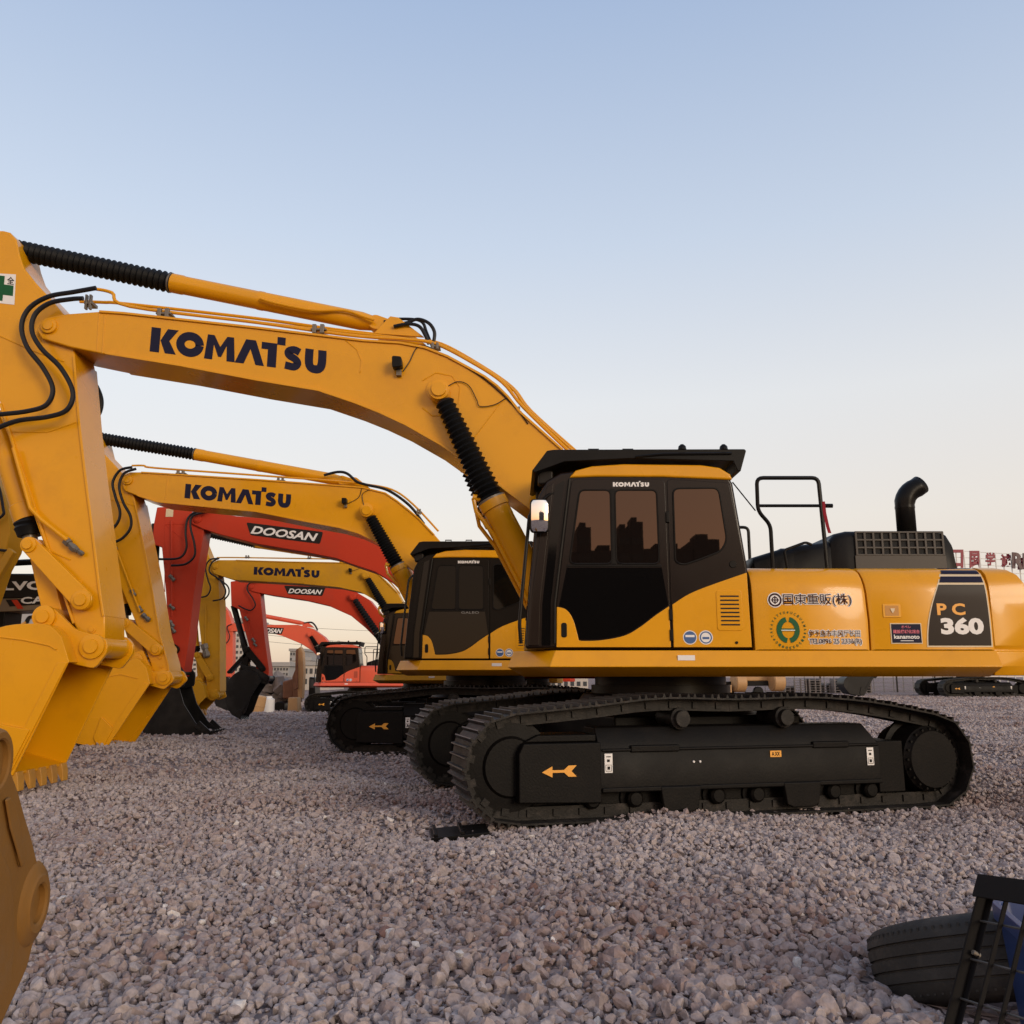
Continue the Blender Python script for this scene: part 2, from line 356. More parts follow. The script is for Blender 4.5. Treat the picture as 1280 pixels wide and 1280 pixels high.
def make_gravel():
    rng = np.random.default_rng(11)
    def kinds(sub, n):
        L = []
        for q in range(n):
            bm = bmesh.new(); bmesh.ops.create_icosphere(bm, subdivisions=sub, radius=1)
            P = np.array([v.co[:] for v in bm.verts]); Fc = np.array([[v.index for v in f.verts] for f in bm.faces]); bm.free()
            for _ in range(12):                       # chip flat facets off
                d = rng.normal(size=3); d /= np.linalg.norm(d); h = rng.uniform(.42, .85)
                s = P @ d; P = P - np.outer(np.maximum(s - h, 0), d)
            P = P * (1 + rng.normal(scale=.04 if sub > 1 else .1, size=(len(P), 1))) * np.array([1, rng.uniform(.65, .95), rng.uniform(.5, .8)])
            L.append((P, Fc))
        return L
    hi, lo = kinds(2, 14), kinds(1, 14)
    sets = []
    def ring(y0, y1, dens, s0, s1, K, lift=.2):
        xm0 = .74 * y1 + .8
        n = int(dens * (y1 - y0) * 2 * xm0)
        y = rng.uniform(y0, y1, n); x = rng.uniform(-xm0, xm0, n)
        k = (np.abs(x) < .74 * y + .8); x, y = x[k], y[k]; n = len(x)
        s = s0 * np.exp(rng.normal(scale=.38, size=n)) ; s = np.clip(s, s0 * .4, s1)
        z = hills(x, y) + s * lift + rng.uniform(-.02, .012, n)
        z = z - .05 * (np.hypot(x - 1.98, y - 3.55) < .62)
        sets.append((x, y, z, s, K))
    ring(1.9, 3.3, 1750, .0225, .055, hi, .45)
    ring(3.3, 4.4, 1850, .0215, .048, hi, .45)
    ring(1.9, 4.4, 16, .05, .075, hi, .2)
    ring(4.4, 7.2, 1600, .0215, .045, lo, .45)
    ring(4.4, 7.2, 6, .045, .07, hi, .2)
    ring(7.2, 11.0, 850, .0235, .048, lo, .4)
    ring(11.0, 17.0, 300, .031, .055, lo, .3)
    ring(17.0, 30.0, 100, .042, .065, lo)
    ring(30.0, 60.0, 22, .055, .085, lo)
    Vs, Fs, Ts, base = [], [], [], 0
    for x, y, z, s, K in sets:
        n = len(x); kid = rng.integers(0, len(K), n)
        # random rotations
        q = rng.normal(size=(n, 4)); q[:, 1:3] *= .45; q /= np.linalg.norm(q, axis=1)[:, None]
        w_, a, b_, c = q.T
        R = np.empty((n, 3, 3))
        R[:, 0, 0] = 1 - 2 * (b_ * b_ + c * c); R[:, 0, 1] = 2 * (a * b_ - c * w_); R[:, 0, 2] = 2 * (a * c + b_ * w_)
        R[:, 1, 0] = 2 * (a * b_ + c * w_); R[:, 1, 1] = 1 - 2 * (a * a + c * c); R[:, 1, 2] = 2 * (b_ * c - a * w_)
        R[:, 2, 0] = 2 * (a * c - b_ * w_); R[:, 2, 1] = 2 * (b_ * c + a * w_); R[:, 2, 2] = 1 - 2 * (a * a + b_ * b_)
        patch = np.sin(.55 * x + .9 * y + .4) * np.sin(.8 * y - .35 * x + 1.3) + .5 * np.sin(1.7 * x + .4) * np.sin(1.4 * y + 2.2)
        tint = np.clip(.5 + .11 * rng.normal(size=n) - .22 * np.clip(patch, -.2, 1), 0, 1)
        warm = np.zeros(n)
        for px_, py_, rx_, ry_ in ((-2.9, 6.6, 1.2, 1.1), (-1.6, 4.0, 1.0, .6), (4.4, 9.0, 1.6, 1.0), (4.9, 7.4, 1.2, .7), (-.4, 8.6, 1.8, .7), (-4.5, 11.5, 2, 1.2)):
            warm = np.maximum(warm, np.exp(-((x - px_) / rx_) ** 2 - ((y - py_) / ry_) ** 2))
        tint = np.clip(tint - .28 * warm + .10 * (rng.random(n) < .5) * warm, 0, 1)
        white = rng.random(n) < .008; tint[white] = 1.0
        for k in range(len(K)):
            m = kid == k
            if not m.any(): continue
            P, Fc = K[k]
            V = np.einsum('nij,vj->nvi', R[m], P) * s[m][:, None, None] + np.stack([x[m], y[m], z[m]], 1)[:, None, :]
            nv = len(P); c_ = m.sum()
            Vs.append(V.reshape(-1, 3)); Fs.append((Fc[None] + base + (np.arange(c_) * nv)[:, None, None]).reshape(-1, 3)); Ts.append(np.repeat(tint[m], nv)); base += nv * c_
    V = np.concatenate(Vs).astype(np.float32); Fa = np.concatenate(Fs).astype(np.int32); T = np.concatenate(Ts).astype(np.float32)
    me = bpy.data.meshes.new("gravel"); me.vertices.add(len(V)); me.vertices.foreach_set("co", V.ravel())
    me.loops.add(len(Fa) * 3); me.loops.foreach_set("vertex_index", Fa.ravel())
    me.polygons.add(len(Fa)); me.polygons.foreach_set("loop_start", np.arange(0, len(Fa) * 3, 3, dtype=np.int32))
    at_ = me.attributes.new("tint", 'FLOAT', 'POINT'); at_.data.foreach_set("value", T)
    me.update(); me.validate(); me.shade_flat()
    m = bpy.data.materials.new("gravel_stone"); m.use_nodes = True; t = m.node_tree; b = t.nodes["Principled BSDF"]; b.inputs["Roughness"].default_value = .88
    b.inputs["Specular IOR Level"].default_value = .3
    a = t.nodes.new("ShaderNodeAttribute"); a.attribute_name = "tint"
    r = t.nodes.new("ShaderNodeValToRGB"); e = r.color_ramp.elements
    e[0].position = 0; e[0].color = (.205, .118, .100, 1); e[1].position = 1; e[1].color = (.58, .53, .50, 1)
    for p, c in ((.25, (.30, .228, .210)), (.5, (.375, .312, .296)), (.8, (.44, .378, .362))):
        x = e.new(p); x.color = (*c, 1)
    t.links.new(a.outputs["Fac"], r.inputs[0])
    co = t.nodes.new("ShaderNodeTexCoord"); n = t.nodes.new("ShaderNodeTexNoise"); n.inputs["Scale"].default_value = 45; n.inputs["Detail"].default_value = 6
    t.links.new(co.outputs["Object"], n.inputs["Vector"])
    mx = t.nodes.new("ShaderNodeMix"); mx.data_type = 'RGBA'; mx.blend_type = 'MULTIPLY'; mx.inputs[0].default_value = 1
    mp = t.nodes.new("ShaderNodeMapRange"); mp.inputs[1].default_value = .3; mp.inputs[2].default_value = .7; mp.inputs[3].default_value = .72; mp.inputs[4].default_value = 1.15
    t.links.new(n.outputs[0], mp.inputs[0]); t.links.new(r.outputs[0], mx.inputs[6]); t.links.new(mp.outputs[0], mx.inputs[7]); t.links.new(mx.outputs[2], b.inputs["Base Color"])
    bp = t.nodes.new("ShaderNodeBump"); bp.inputs["Strength"].default_value = .5; bp.inputs["Distance"].default_value = .012
    t.links.new(n.outputs[0], bp.inputs["Height"]); t.links.new(bp.outputs[0], b.inputs["Normal"])
    me.materials.append(m)
    o = bpy.data.objects.new("gravel", me); C.objects.link(o)
    tag(o, "loose pinkish grey crushed stone covering the yard", "gravel", kind="stuff")
make_gravel()

# ------------------------------------------------------------------ excavator body, in metres about the slewing axis; -x is forwards, -y the cab side
MIRROR_TILT = 3.0
def section_v(w_):
    """half-width of the side panels at height w"""
    S = [(1.39, 1.47), (1.90, 1.47), (1.97, 1.462), (2.03, 1.44), (2.085, 1.40), (2.12, 1.34), (2.14, 1.24)]
    for (a, va), (b, vb) in zip(S, S[1:]):
        if w_ <= b: return va + (vb - va) * (w_ - a) / (b - a)
    return S[-1][1]
SECW = [1.395, 1.65, 1.90, 1.97, 2.03, 2.085, 2.12, 2.14]
def track_path():
    P = []
    ic, ir, sc_, sr = (-2.02, .455), .415, (2.02, .435), .395
    top = spl([(-2.02, .87, 0), (-1.35, .925, 0), (-.72, .985, 0), (0, .972, 0), (.74, .985, 0), (1.4, .935, 0), (2.02, .83, 0)], 8)
    P += [(p[0], p[1]) for p in top]
    P += [(sc_[0] + sr * math.sin(a), sc_[1] + sr * math.cos(a)) for a in [math.pi * k / 16 for k in range(1, 16)]]
    P += [(2.02, .04), (-2.02, .04)]
    P += [(ic[0] - ir * math.sin(a), ic[1] - ir * math.cos(a)) for a in [math.pi * k / 16 for k in range(1, 16)]]
    return P
def along(P, n):
    P = [Vector(p) for p in P] + [Vector(P[0])]; L = [0]
    for a, b in zip(P, P[1:]): L.append(L[-1] + (b - a).length)
    o = []; j = 0
    for k in range(n):
        d = L[-1] * k / n
        while L[j + 1] < d: j += 1
        o.append(P[j].lerp(P[j + 1], (d - L[j]) / max(L[j + 1] - L[j], 1e-9)))
    return o
def undercarriage(root, rz, ux=0.0, uy=0.0):
    before = set(root.children)
    _undercarriage(root, rz)
    for c in root.children:
        if c not in before: c.location.x = ux; c.location.y = uy; c.scale.x = .962
def _undercarriage(root, rz):
    cb = MB(); cb.box(-.95, .95, -1.05, 1.05, .48, .82).lathe((0, 0, .8), (0, 0, 1.0), [(0, .95), (1, .8)], 28)
    cb.build("car_body", TRACKBLK, root, .02, rotz=rz)
    MB().lathe((0, 0, .99), (0, 0, 1.19), [(0, .72), (.45, .72), (.46, .68), (1, .68)], 36).build("swing_ring", BLACK, root)
    n = 47; pts = along(track_path(), n)
    for side in (-1, 1):
        vc = side * 1.27; ch = MB(); edges = []
        for k in range(n):
            a, b = pts[k], pts[(k + 1) % n]; d = (b - a); l = d.length; d.normalize(); c = (a + b) / 2
            R = Matrix(((d.x, 0, -d.y), (0, 1, 0), (d.y, 0, d.x)))      # local z points outwards of the loop
            org = (c.x, vc, c.y)
            ch.box(-l * .5 + .004, l * .5 + .010, -.30, .30, -.006, .008, R, org)
            for gx, gh in ((-.38, .030), (0, .026), (.36, .030)):
                i = len(ch.v); g0, g1 = gx * l - .014, gx * l + .014
                Q = [(g0, -.30, .008), (g1, -.30, .008), (gx * l + .005, -.30, .008 + gh), (gx * l - .005, -.30, .008 + gh)]
                Q += [(q[0], .30, q[2]) for q in Q]
                ch.v += [tuple(R @ Vector(q) + Vector(org)) for q in Q]
                edges.append(len(ch.f) + 4)
                ch.f += [tuple(i + q for q in f) for f in ((0, 1, 2, 3), (7, 6, 5, 4), (0, 4, 5, 1), (1, 5, 6, 2), (2, 6, 7, 3), (3, 7, 4, 0))]
            for lv in (-.11, .11):
                ch.box(-l * .54, l * .46, lv - .025, lv + .025, -.105, -.006, R, org)
                ch.box(-.03, .03, lv - .04, lv + .04, -.085, -.03, R, org)
            ch.box(-l * .5 - .022, -l * .5 + .022, -.13, .13, -.08, -.036, R, org)
        co_ = ch.build("track_chain", SHOE, root, smooth=0, rotz=rz)
        co_.data.materials.append(EDGE)
        for q in edges: co_.data.polygons[q].material_index = 1
        yo, yi = vc - .24, vc + .24
        # frame: side wall, sloping top, front cover
        fr = MB(); ring = lambda u, a: [(u, yo, .27), (u, yo, .575), (u + a, vc - .13, .75), (u + a, vc + .13, .75), (u, yi, .575), (u, yi, .27)]
        fr.loft([ring(-1.28, .0), ring(1.45, -.09)])
        fr.prism([(-1.98, .19), (-1.27, .17), (-1.27, .64), (-1.94, .64), (-1.98, .56)], yo - .02, yi + .02)
        fr.prism([(-1.93, .643), (-1.29, .643), (-1.29, .70), (-1.80, .70)], yo + .04, yi - .04)
        fr.box(-1.26, 1.45, yo - .014, yi + .014, .245, .285)                     # bottom rail
        fr.box(-1.26, 1.44, yo - .012, yo + .01, .562, .588)
        for u in (-.55, .62): fr.prism([(u - .19, .28), (u + .19, .28), (u + .16, .10), (u + .10, .075), (u - .10, .075), (u - .16, .10)], yo - .02, yo + .03)
        fr.box(-1.0, -.55, yo - .02, yo + .1, .555, .61); fr.box(.75, 1.12, yo - .018, yo + .1, .555, .61)
        fr.box(1.452, 1.73, vc - .20, vc + .20, .16, .60); fr.box(-1.26, 1.44, vc - .10, vc + .10, .11, .262)  # motor guard; inner plate added to shut out daylight behind the rollers
        fo = fr.build("track_frame", TRACKBLK, root, .012, rotz=rz)
        rl = MB()
        MB().lathe((-2.02, vc - .17, .455), (-2.02, vc + .17, .455), [(0, .10), (.001, .22), (.08, .24), (.1, .345), (.3, .35), (.32, .38), (.68, .38), (.7, .35), (.9, .345), (.92, .24), (1, .22)], 32).build("idler_wheel", TRACKBLK, fo)
        MB().lathe((2.02, vc - .25, .435), (2.02, vc + .22, .435), [(0, .05), (.001, .245), (.10, .27), (.12, .285), (.3, .29), (.5, .31), (.52, .36), (.6, .36), (.62, .30), (1, .28)], 36).build("final_drive", TRACKBLK, fo)
        bo = MB()
        for k in range(20):
            a = 2 * math.pi * k / 20; bo.lathe((2.02 + .262 * math.cos(a), vc - .232, .435 + .262 * math.sin(a)), (2.02 + .262 * math.cos(a), vc - .2, .435 + .262 * math.sin(a)), [(0, .012), (1, .012)], 6)
        bo.build("bolt_ring", TRACKBLK, fo)
        for u in (-.50, .52):
            MB().lathe((u, vc - .24, .815), (u, vc + .15, .815), [(0, .02), (.001, .066), (.12, .070), (.14, .09), (.45, .09), (.5, .08), (1, .08)], 18).build("carrier_roller", SHOE, fo)
        for k in range(8):
            u = -1.32 + k * .385
            MB().lathe((u, vc - .20, .185), (u, vc + .20, .185), [(0, .03), (.001, .05), (.05, .07), (.18, .075), (.2, .115), (.38, .115), (.4, .09), (.6, .09), (.62, .115), (.8, .115), (.82, .075), (1, .07)], 16).build("track_roller", TRACKBLK, fo)
        f = side * .268 if side < 0 else .268; yd = vc - .266 if side < 0 else vc + .266
        A = [(-1.79, .42), (-1.70, .465), (-1.70, .435), (-1.60, .435), (-1.56, .468), (-1.49, .468), (-1.535, .425), (-1.49, .382), (-1.56, .382), (-1.60, .415), (-1.70, .415), (-1.70, .38)]
        MB().prism(A, yd, yd - .003 * (1 if side < 0 else -1)).build("direction_arrow", ORANGEDEC, fo, smooth=0)
        for u in (-1.2, 1.34):
            yl = (vc - .247) if side < 0 else (vc + .247); q = -.0015 if side < 0 else .0015
            lo_ = MB().box(u - .035, u + .035, min(yl, yl + q), max(yl, yl + q), .40, .55).build("warning_label", WHITE, fo, smooth=0)
        yl = vc + side * .247
        MB().box(.32, .43, yl - .001, yl + .001, .49, .542).build("caution_sticker", ORANGEDEC, fo, smooth=0)
        for u in (-.42, -.36): MB().lathe((u, yl - .006, .47), (u, yl + .006, .47), [(0, .009), (1, .010)], 8).build("grease_nipple", WHITE, fo)
        if side < 0:
            m_ = MB()
            for u in (-1.2, 1.34):
                m_.box(u - .027, u + .027, yl - .0032, yl - .002, .412, .416).box(u - .027, u + .027, yl - .0032, yl - .002, .46, .463).box(u - .027, u - .024, yl - .0032, yl - .002, .412, .463).box(u + .024, u + .027, yl - .0032, yl - .002, .412, .463)
                m_.box(u - .012, u + .012, yl - .0032, yl - .002, .425, .450).box(u - .014, u + .010, yl - .0032, yl - .002, .485, .505).box(u - .020, u + .020, yl - .0032, yl - .002, .522, .529)
            stamp(geo("⚠×⛔" if False else "A XX", .02), (.335, yl - .003, .50), (.415, yl - .003, .50), (.335, yl - .003, .533), (0, 0, 0), m_)
            m_.build("label_marks", BLACK, fo, smooth=0)

def body(root, paint, maker, full=False, rz=0.0, ux=0.0, glass=None, mirror=True, uy=0.0):
    CABBLK = globals()['CABBLK'] if glass is None else CABBLK2
    glass = glass or GLASS
    yel = maker == 'y'
    undercarriage(root, rz, ux, uy)
    # slewing platform with its chamfered side skirt
    O = [(-.95, -1.52), (3.0, -1.52), (3.0, 1.52), (-.9, 1.52), (-1.1, 1.30), (-1.1, .55), (-.75, .5), (-.75, -.42), (-1.30, -.48), (-1.32, -1.10)]
    def inset(d):
        c = (1, 0); return [(x + (d if x < 0 else -d * .3), y - math.copysign(min(d, abs(y)), y)) for x, y in O]
    MB().loft([[(x, y, 1.160) for x, y in inset(.15)], [(x, y, 1.245) for x, y in O], [(x, y, 1.388) for x, y in inset(.055)]]).build("platform", paint, root, .008)
    # side panels
    def panel(fu0, fu1, name):
        mb = MB(); rings = []
        U = lambda fu, w_: fu(w_)
        prof = [(-section_v(w_), w_) for w_ in SECW] + [(section_v(w_), w_) for w_ in reversed(SECW)]
        ks = [0, .03, .5, .97, 1]
        for k in ks:
            sh = .0 if 0 < k < 1 else .012
            rings.append([(fu0(w_) * (1 - k) + fu1(w_) * k, math.copysign(abs(v) - sh, v), w_ - sh * .5) for v, w_ in prof])
        return mb.loft(rings).build(name, paint, root, smooth=30)
    arc = lambda u0, u1, bul: (lambda w_: u0 + (u1 - u0) * (2.14 - w_) / .75 + bul * math.sin(math.pi * (2.14 - w_) / .75))
    pA = panel(arc(.855, .865, 0), arc(1.835, 1.868, .018), "side_panel")
    pB = panel(arc(1.853, 1.886, .018), arc(2.945, 2.968, .012), "side_panel")
    # counterweight
    O2 = [(2.972, -1.462), (3.30, -1.455), (3.46, -1.36), (3.60, -1.0), (3.66, -.5), (3.68, 0)]; O2 = O2 + [(x, -y) for x, y in reversed(O2[:-1])]
    def rg(d, w_, xm=9.0): return [(min(x, xm + .02 * math.cos(y * 2)), y - math.copysign(min(d, abs(y)), y), w_) for x, y in O2]
    MB().loft([rg(.05, 1.17), rg(0, 1.25), rg(.0, 1.375), rg(.018, 1.385), rg(.018, 1.40), rg(.0, 1.43), rg(.0, 1.70), rg(.0, 1.86, 3.44), rg(.01, 1.98, 3.34), rg(.04, 2.06, 3.28), rg(.10, 2.11, 3.23), rg(.22, 2.145, 3.17)]).build("counterweight", paint, root, .006, smooth=30)
    # far side tank and tool box
    MB().box(-.55, .85, .48, 1.44, 1.395, 2.05).build("fuel_tank", paint, root, .04, segs=3)
    MB().box(-1.05, -.56, .6, 1.42, 1.395, 1.75).build("tool_box", paint, root, .03)
    MB().box(-.72, .85, -.38, .45, 1.395, 1.72).prism([(-.5, 1.70), (.75, 1.70), (.45, 2.15), (-.1, 2.2)], -.42, -.345).prism([(-.5, 1.70), (.75, 1.70), (.45, 2.15), (-.1, 2.2)], .345, .42).build("boom_bracket", paint, root, .012)
    # engine hood
    hd = MB()
    def hring(u, top, hw, r=.07): return [(u, -hw, 2.13), (u, -hw, top - r), (u, -hw + r * .35, top - r * .3), (u, -hw + r, top), (u, hw - r, top), (u, hw - r * .35, top - r * .3), (u, hw, top - r), (u, hw, 2.13)]
    hd.loft([hring(1.03, 2.25, .80), hring(1.06, 2.30, .85), hring(1.30, 2.37, .90), hring(1.33, 2.385, .90), hring(1.42, 2.385, .9), hring(1.45, 2.41, .9), hring(1.80, 2.45, .90)])
    hd.loft([hring(1.79, 2.46, .90, .05), hring(1.84, 2.52, .93), hring(1.95, 2.545, .94), hring(2.80, 2.545, .94), hring(2.90, 2.52, .94), hring(2.955, 2.43, .93), hring(2.985, 2.14, .92)])
    ho = hd.build("engine_hood", BLACK, root, .012, smooth=40)
    MB().box(2.03, 2.84, -.945, -.935, 2.155, 2.515).build("grille_recess", HOLE, ho, smooth=0)
    g = MB(); gu = [2.02 + .83 * k / 10 for k in range(11)]
    for u in gu: g.box(u - .011, u + .011, -.962, -.944, 2.30, 2.53)
    for w_ in (2.305, 2.375, 2.45, 2.525): g.box(2.01, 2.86, -.960, -.943, w_ - .009, w_ + .009)
    g.box(2.0, 2.87, -.957, -.944, 2.15, 2.30)
    g.build("grille", mat("grille_grey", (.045, .038, .033), .45, spec=.3, var=.15), ho, .003, segs=1)
    # exhaust pipe
    pth = [Vector((2.62, -.72, 2.50)), Vector((2.62, -.72, 2.83))] + [Vector((2.62 + .19 * (1 - math.cos(a)), -.72, 2.83 + .19 * math.sin(a))) for a in [rad(12 * k) for k in range(1, 7)]] + [Vector((2.80, -.72, 3.045))]
    ex = MB().tube(pth, [.088] * 2 + [.094] * 6 + [.094], 20, cap=False)
    MB().tube(pth[:1] + [Vector((2.62, -.72, 2.82))], .091, 20)
    e_ = ex.build("exhaust_pipe", BLACK, root, solid=.006)
    MB().lathe((2.62, -.72, 2.80), (2.62, -.72, 2.825), [(0, .094), (1, .094)], 20).build("pipe_clamp", BLACK, e_)
    # handrails
    rv = -1.28
    def rail(P, r=.019, rr=.06):
        Q = []
        for i, p in enumerate(P):
            p = Vector(p)
            if 0 < i < len(P) - 1:
                a, b = Vector(P[i - 1]), Vector(P[i + 1]); q0 = p + (a - p).normalized() * rr; q1 = p + (b - p).normalized() * rr
                Q += [q0 * (1 - t) ** 2 + p * 2 * t * (1 - t) + q1 * t * t for t in (0, .25, .5, .75, 1)]
            else: Q.append(p)
        return MB().tube(Q, r, 8)
    r1 = rail([(1.11, rv, 2.14), (1.11, rv, 2.54), (1.0, rv, 2.67), (1.005, rv, 2.985), (1.58, rv, 2.985), (1.61, rv, 2.14)])
    r1.tube([(1.0, rv, 2.72), (1.60, rv, 2.72)], .015, 8); r1.tube([(1.6, rv, 2.72), (1.695, rv, 2.72)], .02, 8)
    r1.build("handrail", BLACK, root)
    rail([(1.30, -1.1, 2.14), (1.28, -1.1, 2.33), (1.52, -1.0, 2.42), (1.58, -.98, 2.40)], .013, .03).build("grab_handle", BLACK, root)
    rail([(1.0, 1.28, 2.14), (1.0, 1.28, 2.95), (1.6, 1.28, 2.95), (1.6, 1.28, 2.14)]).build("handrail", BLACK, root)
    # ---- cab
    yn, yf = -1.445, -.47
    SO = [(-1.165, 1.40), (-1.15, 1.62), (-1.125, 1.95), (-1.04, 2.78), (-.97, 2.92), (-.84, 3.0), (-.60, 3.035), (-.26, 3.05), (.55, 3.04), (.68, 3.0), (.74, 2.90), (.835, 2.15), (.842, 1.40)]
    cab = MB().prism(SO, yn, yf).build("cab", CABBLK, root, .03, segs=3)
    rp = paint if maker != 'd' else paint
    RO = [(-.76, 2.945), (-.70, 3.015), (-.55, 3.055), (-.26, 3.075), (.45, 3.066), (.62, 3.04), (.715, 2.98), (.735, 2.925), (.1, 2.952), (-.5, 2.955)]
    MB().prism(RO, yn - .022, yf + .022).build("cab_roof", rp, cab, .02, segs=3)
    # door
    DO = roundpoly([(-.895, 1.41), (-.885, 1.78), (-.735, 2.935), (.115, 2.935), (.125, 1.41)], .06)
    dr = MB().prism(DO, yn - .014, yn + .02).build("door", CABBLK, cab, .006)
    rear = roundpoly([(.14, 1.41), (.135, 2.935), (.70, 2.90), (.815, 2.13), (.825, 1.41)], .04)
    MB().prism(rear, yn - .012, yn + .02).build("rear_pillar", CABBLK, cab, .006)
    yg = yn - .0175
    WL = roundpoly([(-.765, 2.155), (-.665, 2.83), (-.385, 2.83), (-.385, 2.155)], .05); WR = roundpoly([(-.345, 2.155), (-.345, 2.83), (.035, 2.83), (.04, 2.155)], .05)
    MB().prism(WL, yg, yn).build("door_window", glass, dr, smooth=0); MB().prism(WR, yg, yn).build("door_window", glass, dr, smooth=0)
    for P_, par_ in ((WL, dr), (WR, dr)): MB().tube([(x, yg - .001, z) for x, z in P_ + P_[:1]], .008, 6).build("window_seal", BLACK, par_)
    MB().box(-.39, -.34, yg - .004, yn, 2.15, 2.84).box(-.79, .06, yg - .003, yn, 2.128, 2.148).build("window_bar", BLACK, dr, .003)
    sw = lambda ps: [(p[0], p[1]) for p in spl([(x, y, 0) for x, y in ps], 5)]
    lowP = sw([(-.69, 1.47), (-.5, 1.475), (-.29, 1.515), (-.15, 1.59), (0, 1.70), (.115, 1.775)])
    LG = [(-.79, 2.12), (.06, 2.12), (.11, 1.79)] + [(a, b + .012) for a, b in reversed(lowP[:-1])] + sw([(-.69, 1.49), (-.735, 1.66), (-.80, 1.75), (-.862, 1.775)])
    MB().prism(LG, yg, yn).build("lower_door_window", LOWGLASS, dr, smooth=0)
    YD = [(-.888, 1.415)] + [(-.882, 1.77)] + [(a, b) for a, b in reversed(sw([(-.69, 1.475), (-.738, 1.655), (-.80, 1.745), (-.882, 1.77)])[:-1])] + lowP[1:] + [(.12, 1.415)]
    yd_ = MB().prism(YD, yn - .021, yn).build("door_skin", paint, dr, .004)
    MB().prism(rrect(-.845, -.795, 1.50, 1.63, .02), yn - .027, yn - .018).build("door_handle", BLACK, dr, .003)
    RW = sw([(.20, 2.16), (.19, 2.3)])[:1] + roundpoly([(.185, 2.17), (.185, 2.845), (.60, 2.85), (.655, 2.37), (.60, 2.27), (.42, 2.20), (.26, 2.145)], .06)
    MB().prism(RW[1:], yg, yn).build("rear_window", glass, cab, smooth=0)
    MB().tube([(x, yg - .001, z) for x, z in RW[1:] + RW[1:2]], .008, 6).build("window_seal", BLACK, cab)
    up = sw([(.145, 1.79), (.30, 1.885), (.50, 1.965), (.82, 2.075)])
    rs = MB().prism([(.145, 1.415)] + up + [(.833, 1.415)], yn - .020, yn).build("cab_skin", paint, cab, .004)
    lv = MB().prism(rrect(.535, .765, 1.56, 1.915, .025), yn - .026, yn - .015)
    vent = lv.build("vent_panel", paint, cab, .004)
    sl_ = MB()
    for k in range(8): sl_.box(.57, .735, yn - .0285, yn - .020, 1.605 + k * .036, 1.618 + k * .036)
    sl_.build("vent_slots", HOLE, cab, smooth=0)
    disc(MB(), (.29, 1.50), .062, yn - .0215).build("round_sticker", WHITE, cab, smooth=0); disc(MB(), (.43, 1.50), .062, yn - .0215).build("round_sticker", WHITE, cab, smooth=0)
    d2 = MB(); disc(d2, (.29, 1.50), .055, yn - .0225); disc(d2, (.43, 1.50), .054, yn - .0225, r0=.043); d2.box(.40, .46, yn - .0230, yn - .0225, 1.485, 1.505); d2.build("sticker_mark", BLUE, cab, smooth=0)
    d3 = MB(); d3.box(.25, .33, yn - .0235, yn - .0227, 1.503, 1.522); d3.build("sticker_band", WHITE, cab, smooth=0)
    MB().lathe((.70, yn - .03, 1.455), (.70, yn - .015, 1.455), [(0, .012), (1, .014)], 10).build("lock_plug", BLACK, cab)
    MB().lathe((.70, yn - .022, 2.15), (.70, yn - .008, 2.15), [(0, .03), (1, .035)], 14).build("pull_ring", BLACK, cab)
    for z_ in (1.52, 1.70, 2.58): MB().box(.112, .142, yn - .034, yn - .012, z_ - .05, z_ + .05).build("door_hinge", BLACK, cab, .005)
    if glass is DARKGLASS: stamp(geo("GALEO", .0), (-.30, yn - .019, 2.09), (-.03, yn - .019, 2.09), (-.30, yn - .019, 2.125)).build("model_word", GREYLET, dr, smooth=0)
    # windscreen, front grab rail, wipers
    dv = Vector((.25, 1.0)).normalized()
    wsc = MB(); wsc.face([(-1.127, yn + .07, 1.98), (-1.127, yf - .07, 1.98), (-1.048, yf - .07, 2.75), (-1.048, yn + .07, 2.75)])
    wsc.build("windscreen", glass, cab, smooth=0, solid=.003)
    MB().face([(-1.168, yn + .08, 1.45), (-1.168, yf - .08, 1.45), (-1.131, yf - .08, 1.92), (-1.131, yn + .08, 1.92)]).build("lower_windscreen", glass, cab, smooth=0, solid=.003)
    rail([(-1.20, yn + .05, 1.45), (-1.215, yn + .03, 1.62), (-1.12, yn + .03, 2.62), (-1.04, yn + .06, 2.70)], .016, .05).build("front_grab_rail", BLACK, cab)
    MB().prism([(-1.13, 1.43), (-1.115, 1.75), (-.965, 2.86), (-.90, 2.90), (-1.03, 1.8), (-1.04, 1.43)], yn - .012, yn + .01).build("front_pillar", CABBLK, cab, .005)
    MB().prism([(-1.02, 1.43), (-1.01, 1.8), (-.885, 2.88), (-.80, 2.92), (-.935, 1.8), (-.94, 1.43)], yn - .002, yn + .01).build("corner_window", LOWGLASS, cab, smooth=0)
    MB().tube([(-.905, yn - .026, 1.45), (-.90, yn - .026, 1.80), (-.755, yn - .026, 2.93)], .011, 8).build("door_seal", BLACK, cab)
    # mirror on its arm
    if mirror:
        yM = yn - .13
        MM = Matrix.Translation((-1.035, yM, 2.57)) @ Matrix.Rotation(rad(MIRROR_TILT), 4, 'X')
        mo = MB().prism([(x + 1.035, z - 2.57) for x, z in rrect(-1.12, -.95, 2.42, 2.72, .035)], -.012, .05).build("mirror", BLACK, root, .01)
        mo.location = MM.translation; mo.rotation_euler = (rad(MIRROR_TILT), 0, 0)
        mg = MB(); rows = []
        for j in range(15):
            z_ = -.140 + .28 * j / 14; hw_ = .074 * (1 - .25 * abs(z_ / .14) ** 10)
            rows.append([(-hw_ + 2 * hw_ * i_ / 10, -.0145 - .020 * (1 - .5 * (i_ / 5 - 1) ** 2 - .5 * (z_ / .14) ** 2), z_) for i_ in range(11)])
        mg.loft(rows, cap=False, closed=False).build("mirror_glass", MIRROR, mo, smooth=180)
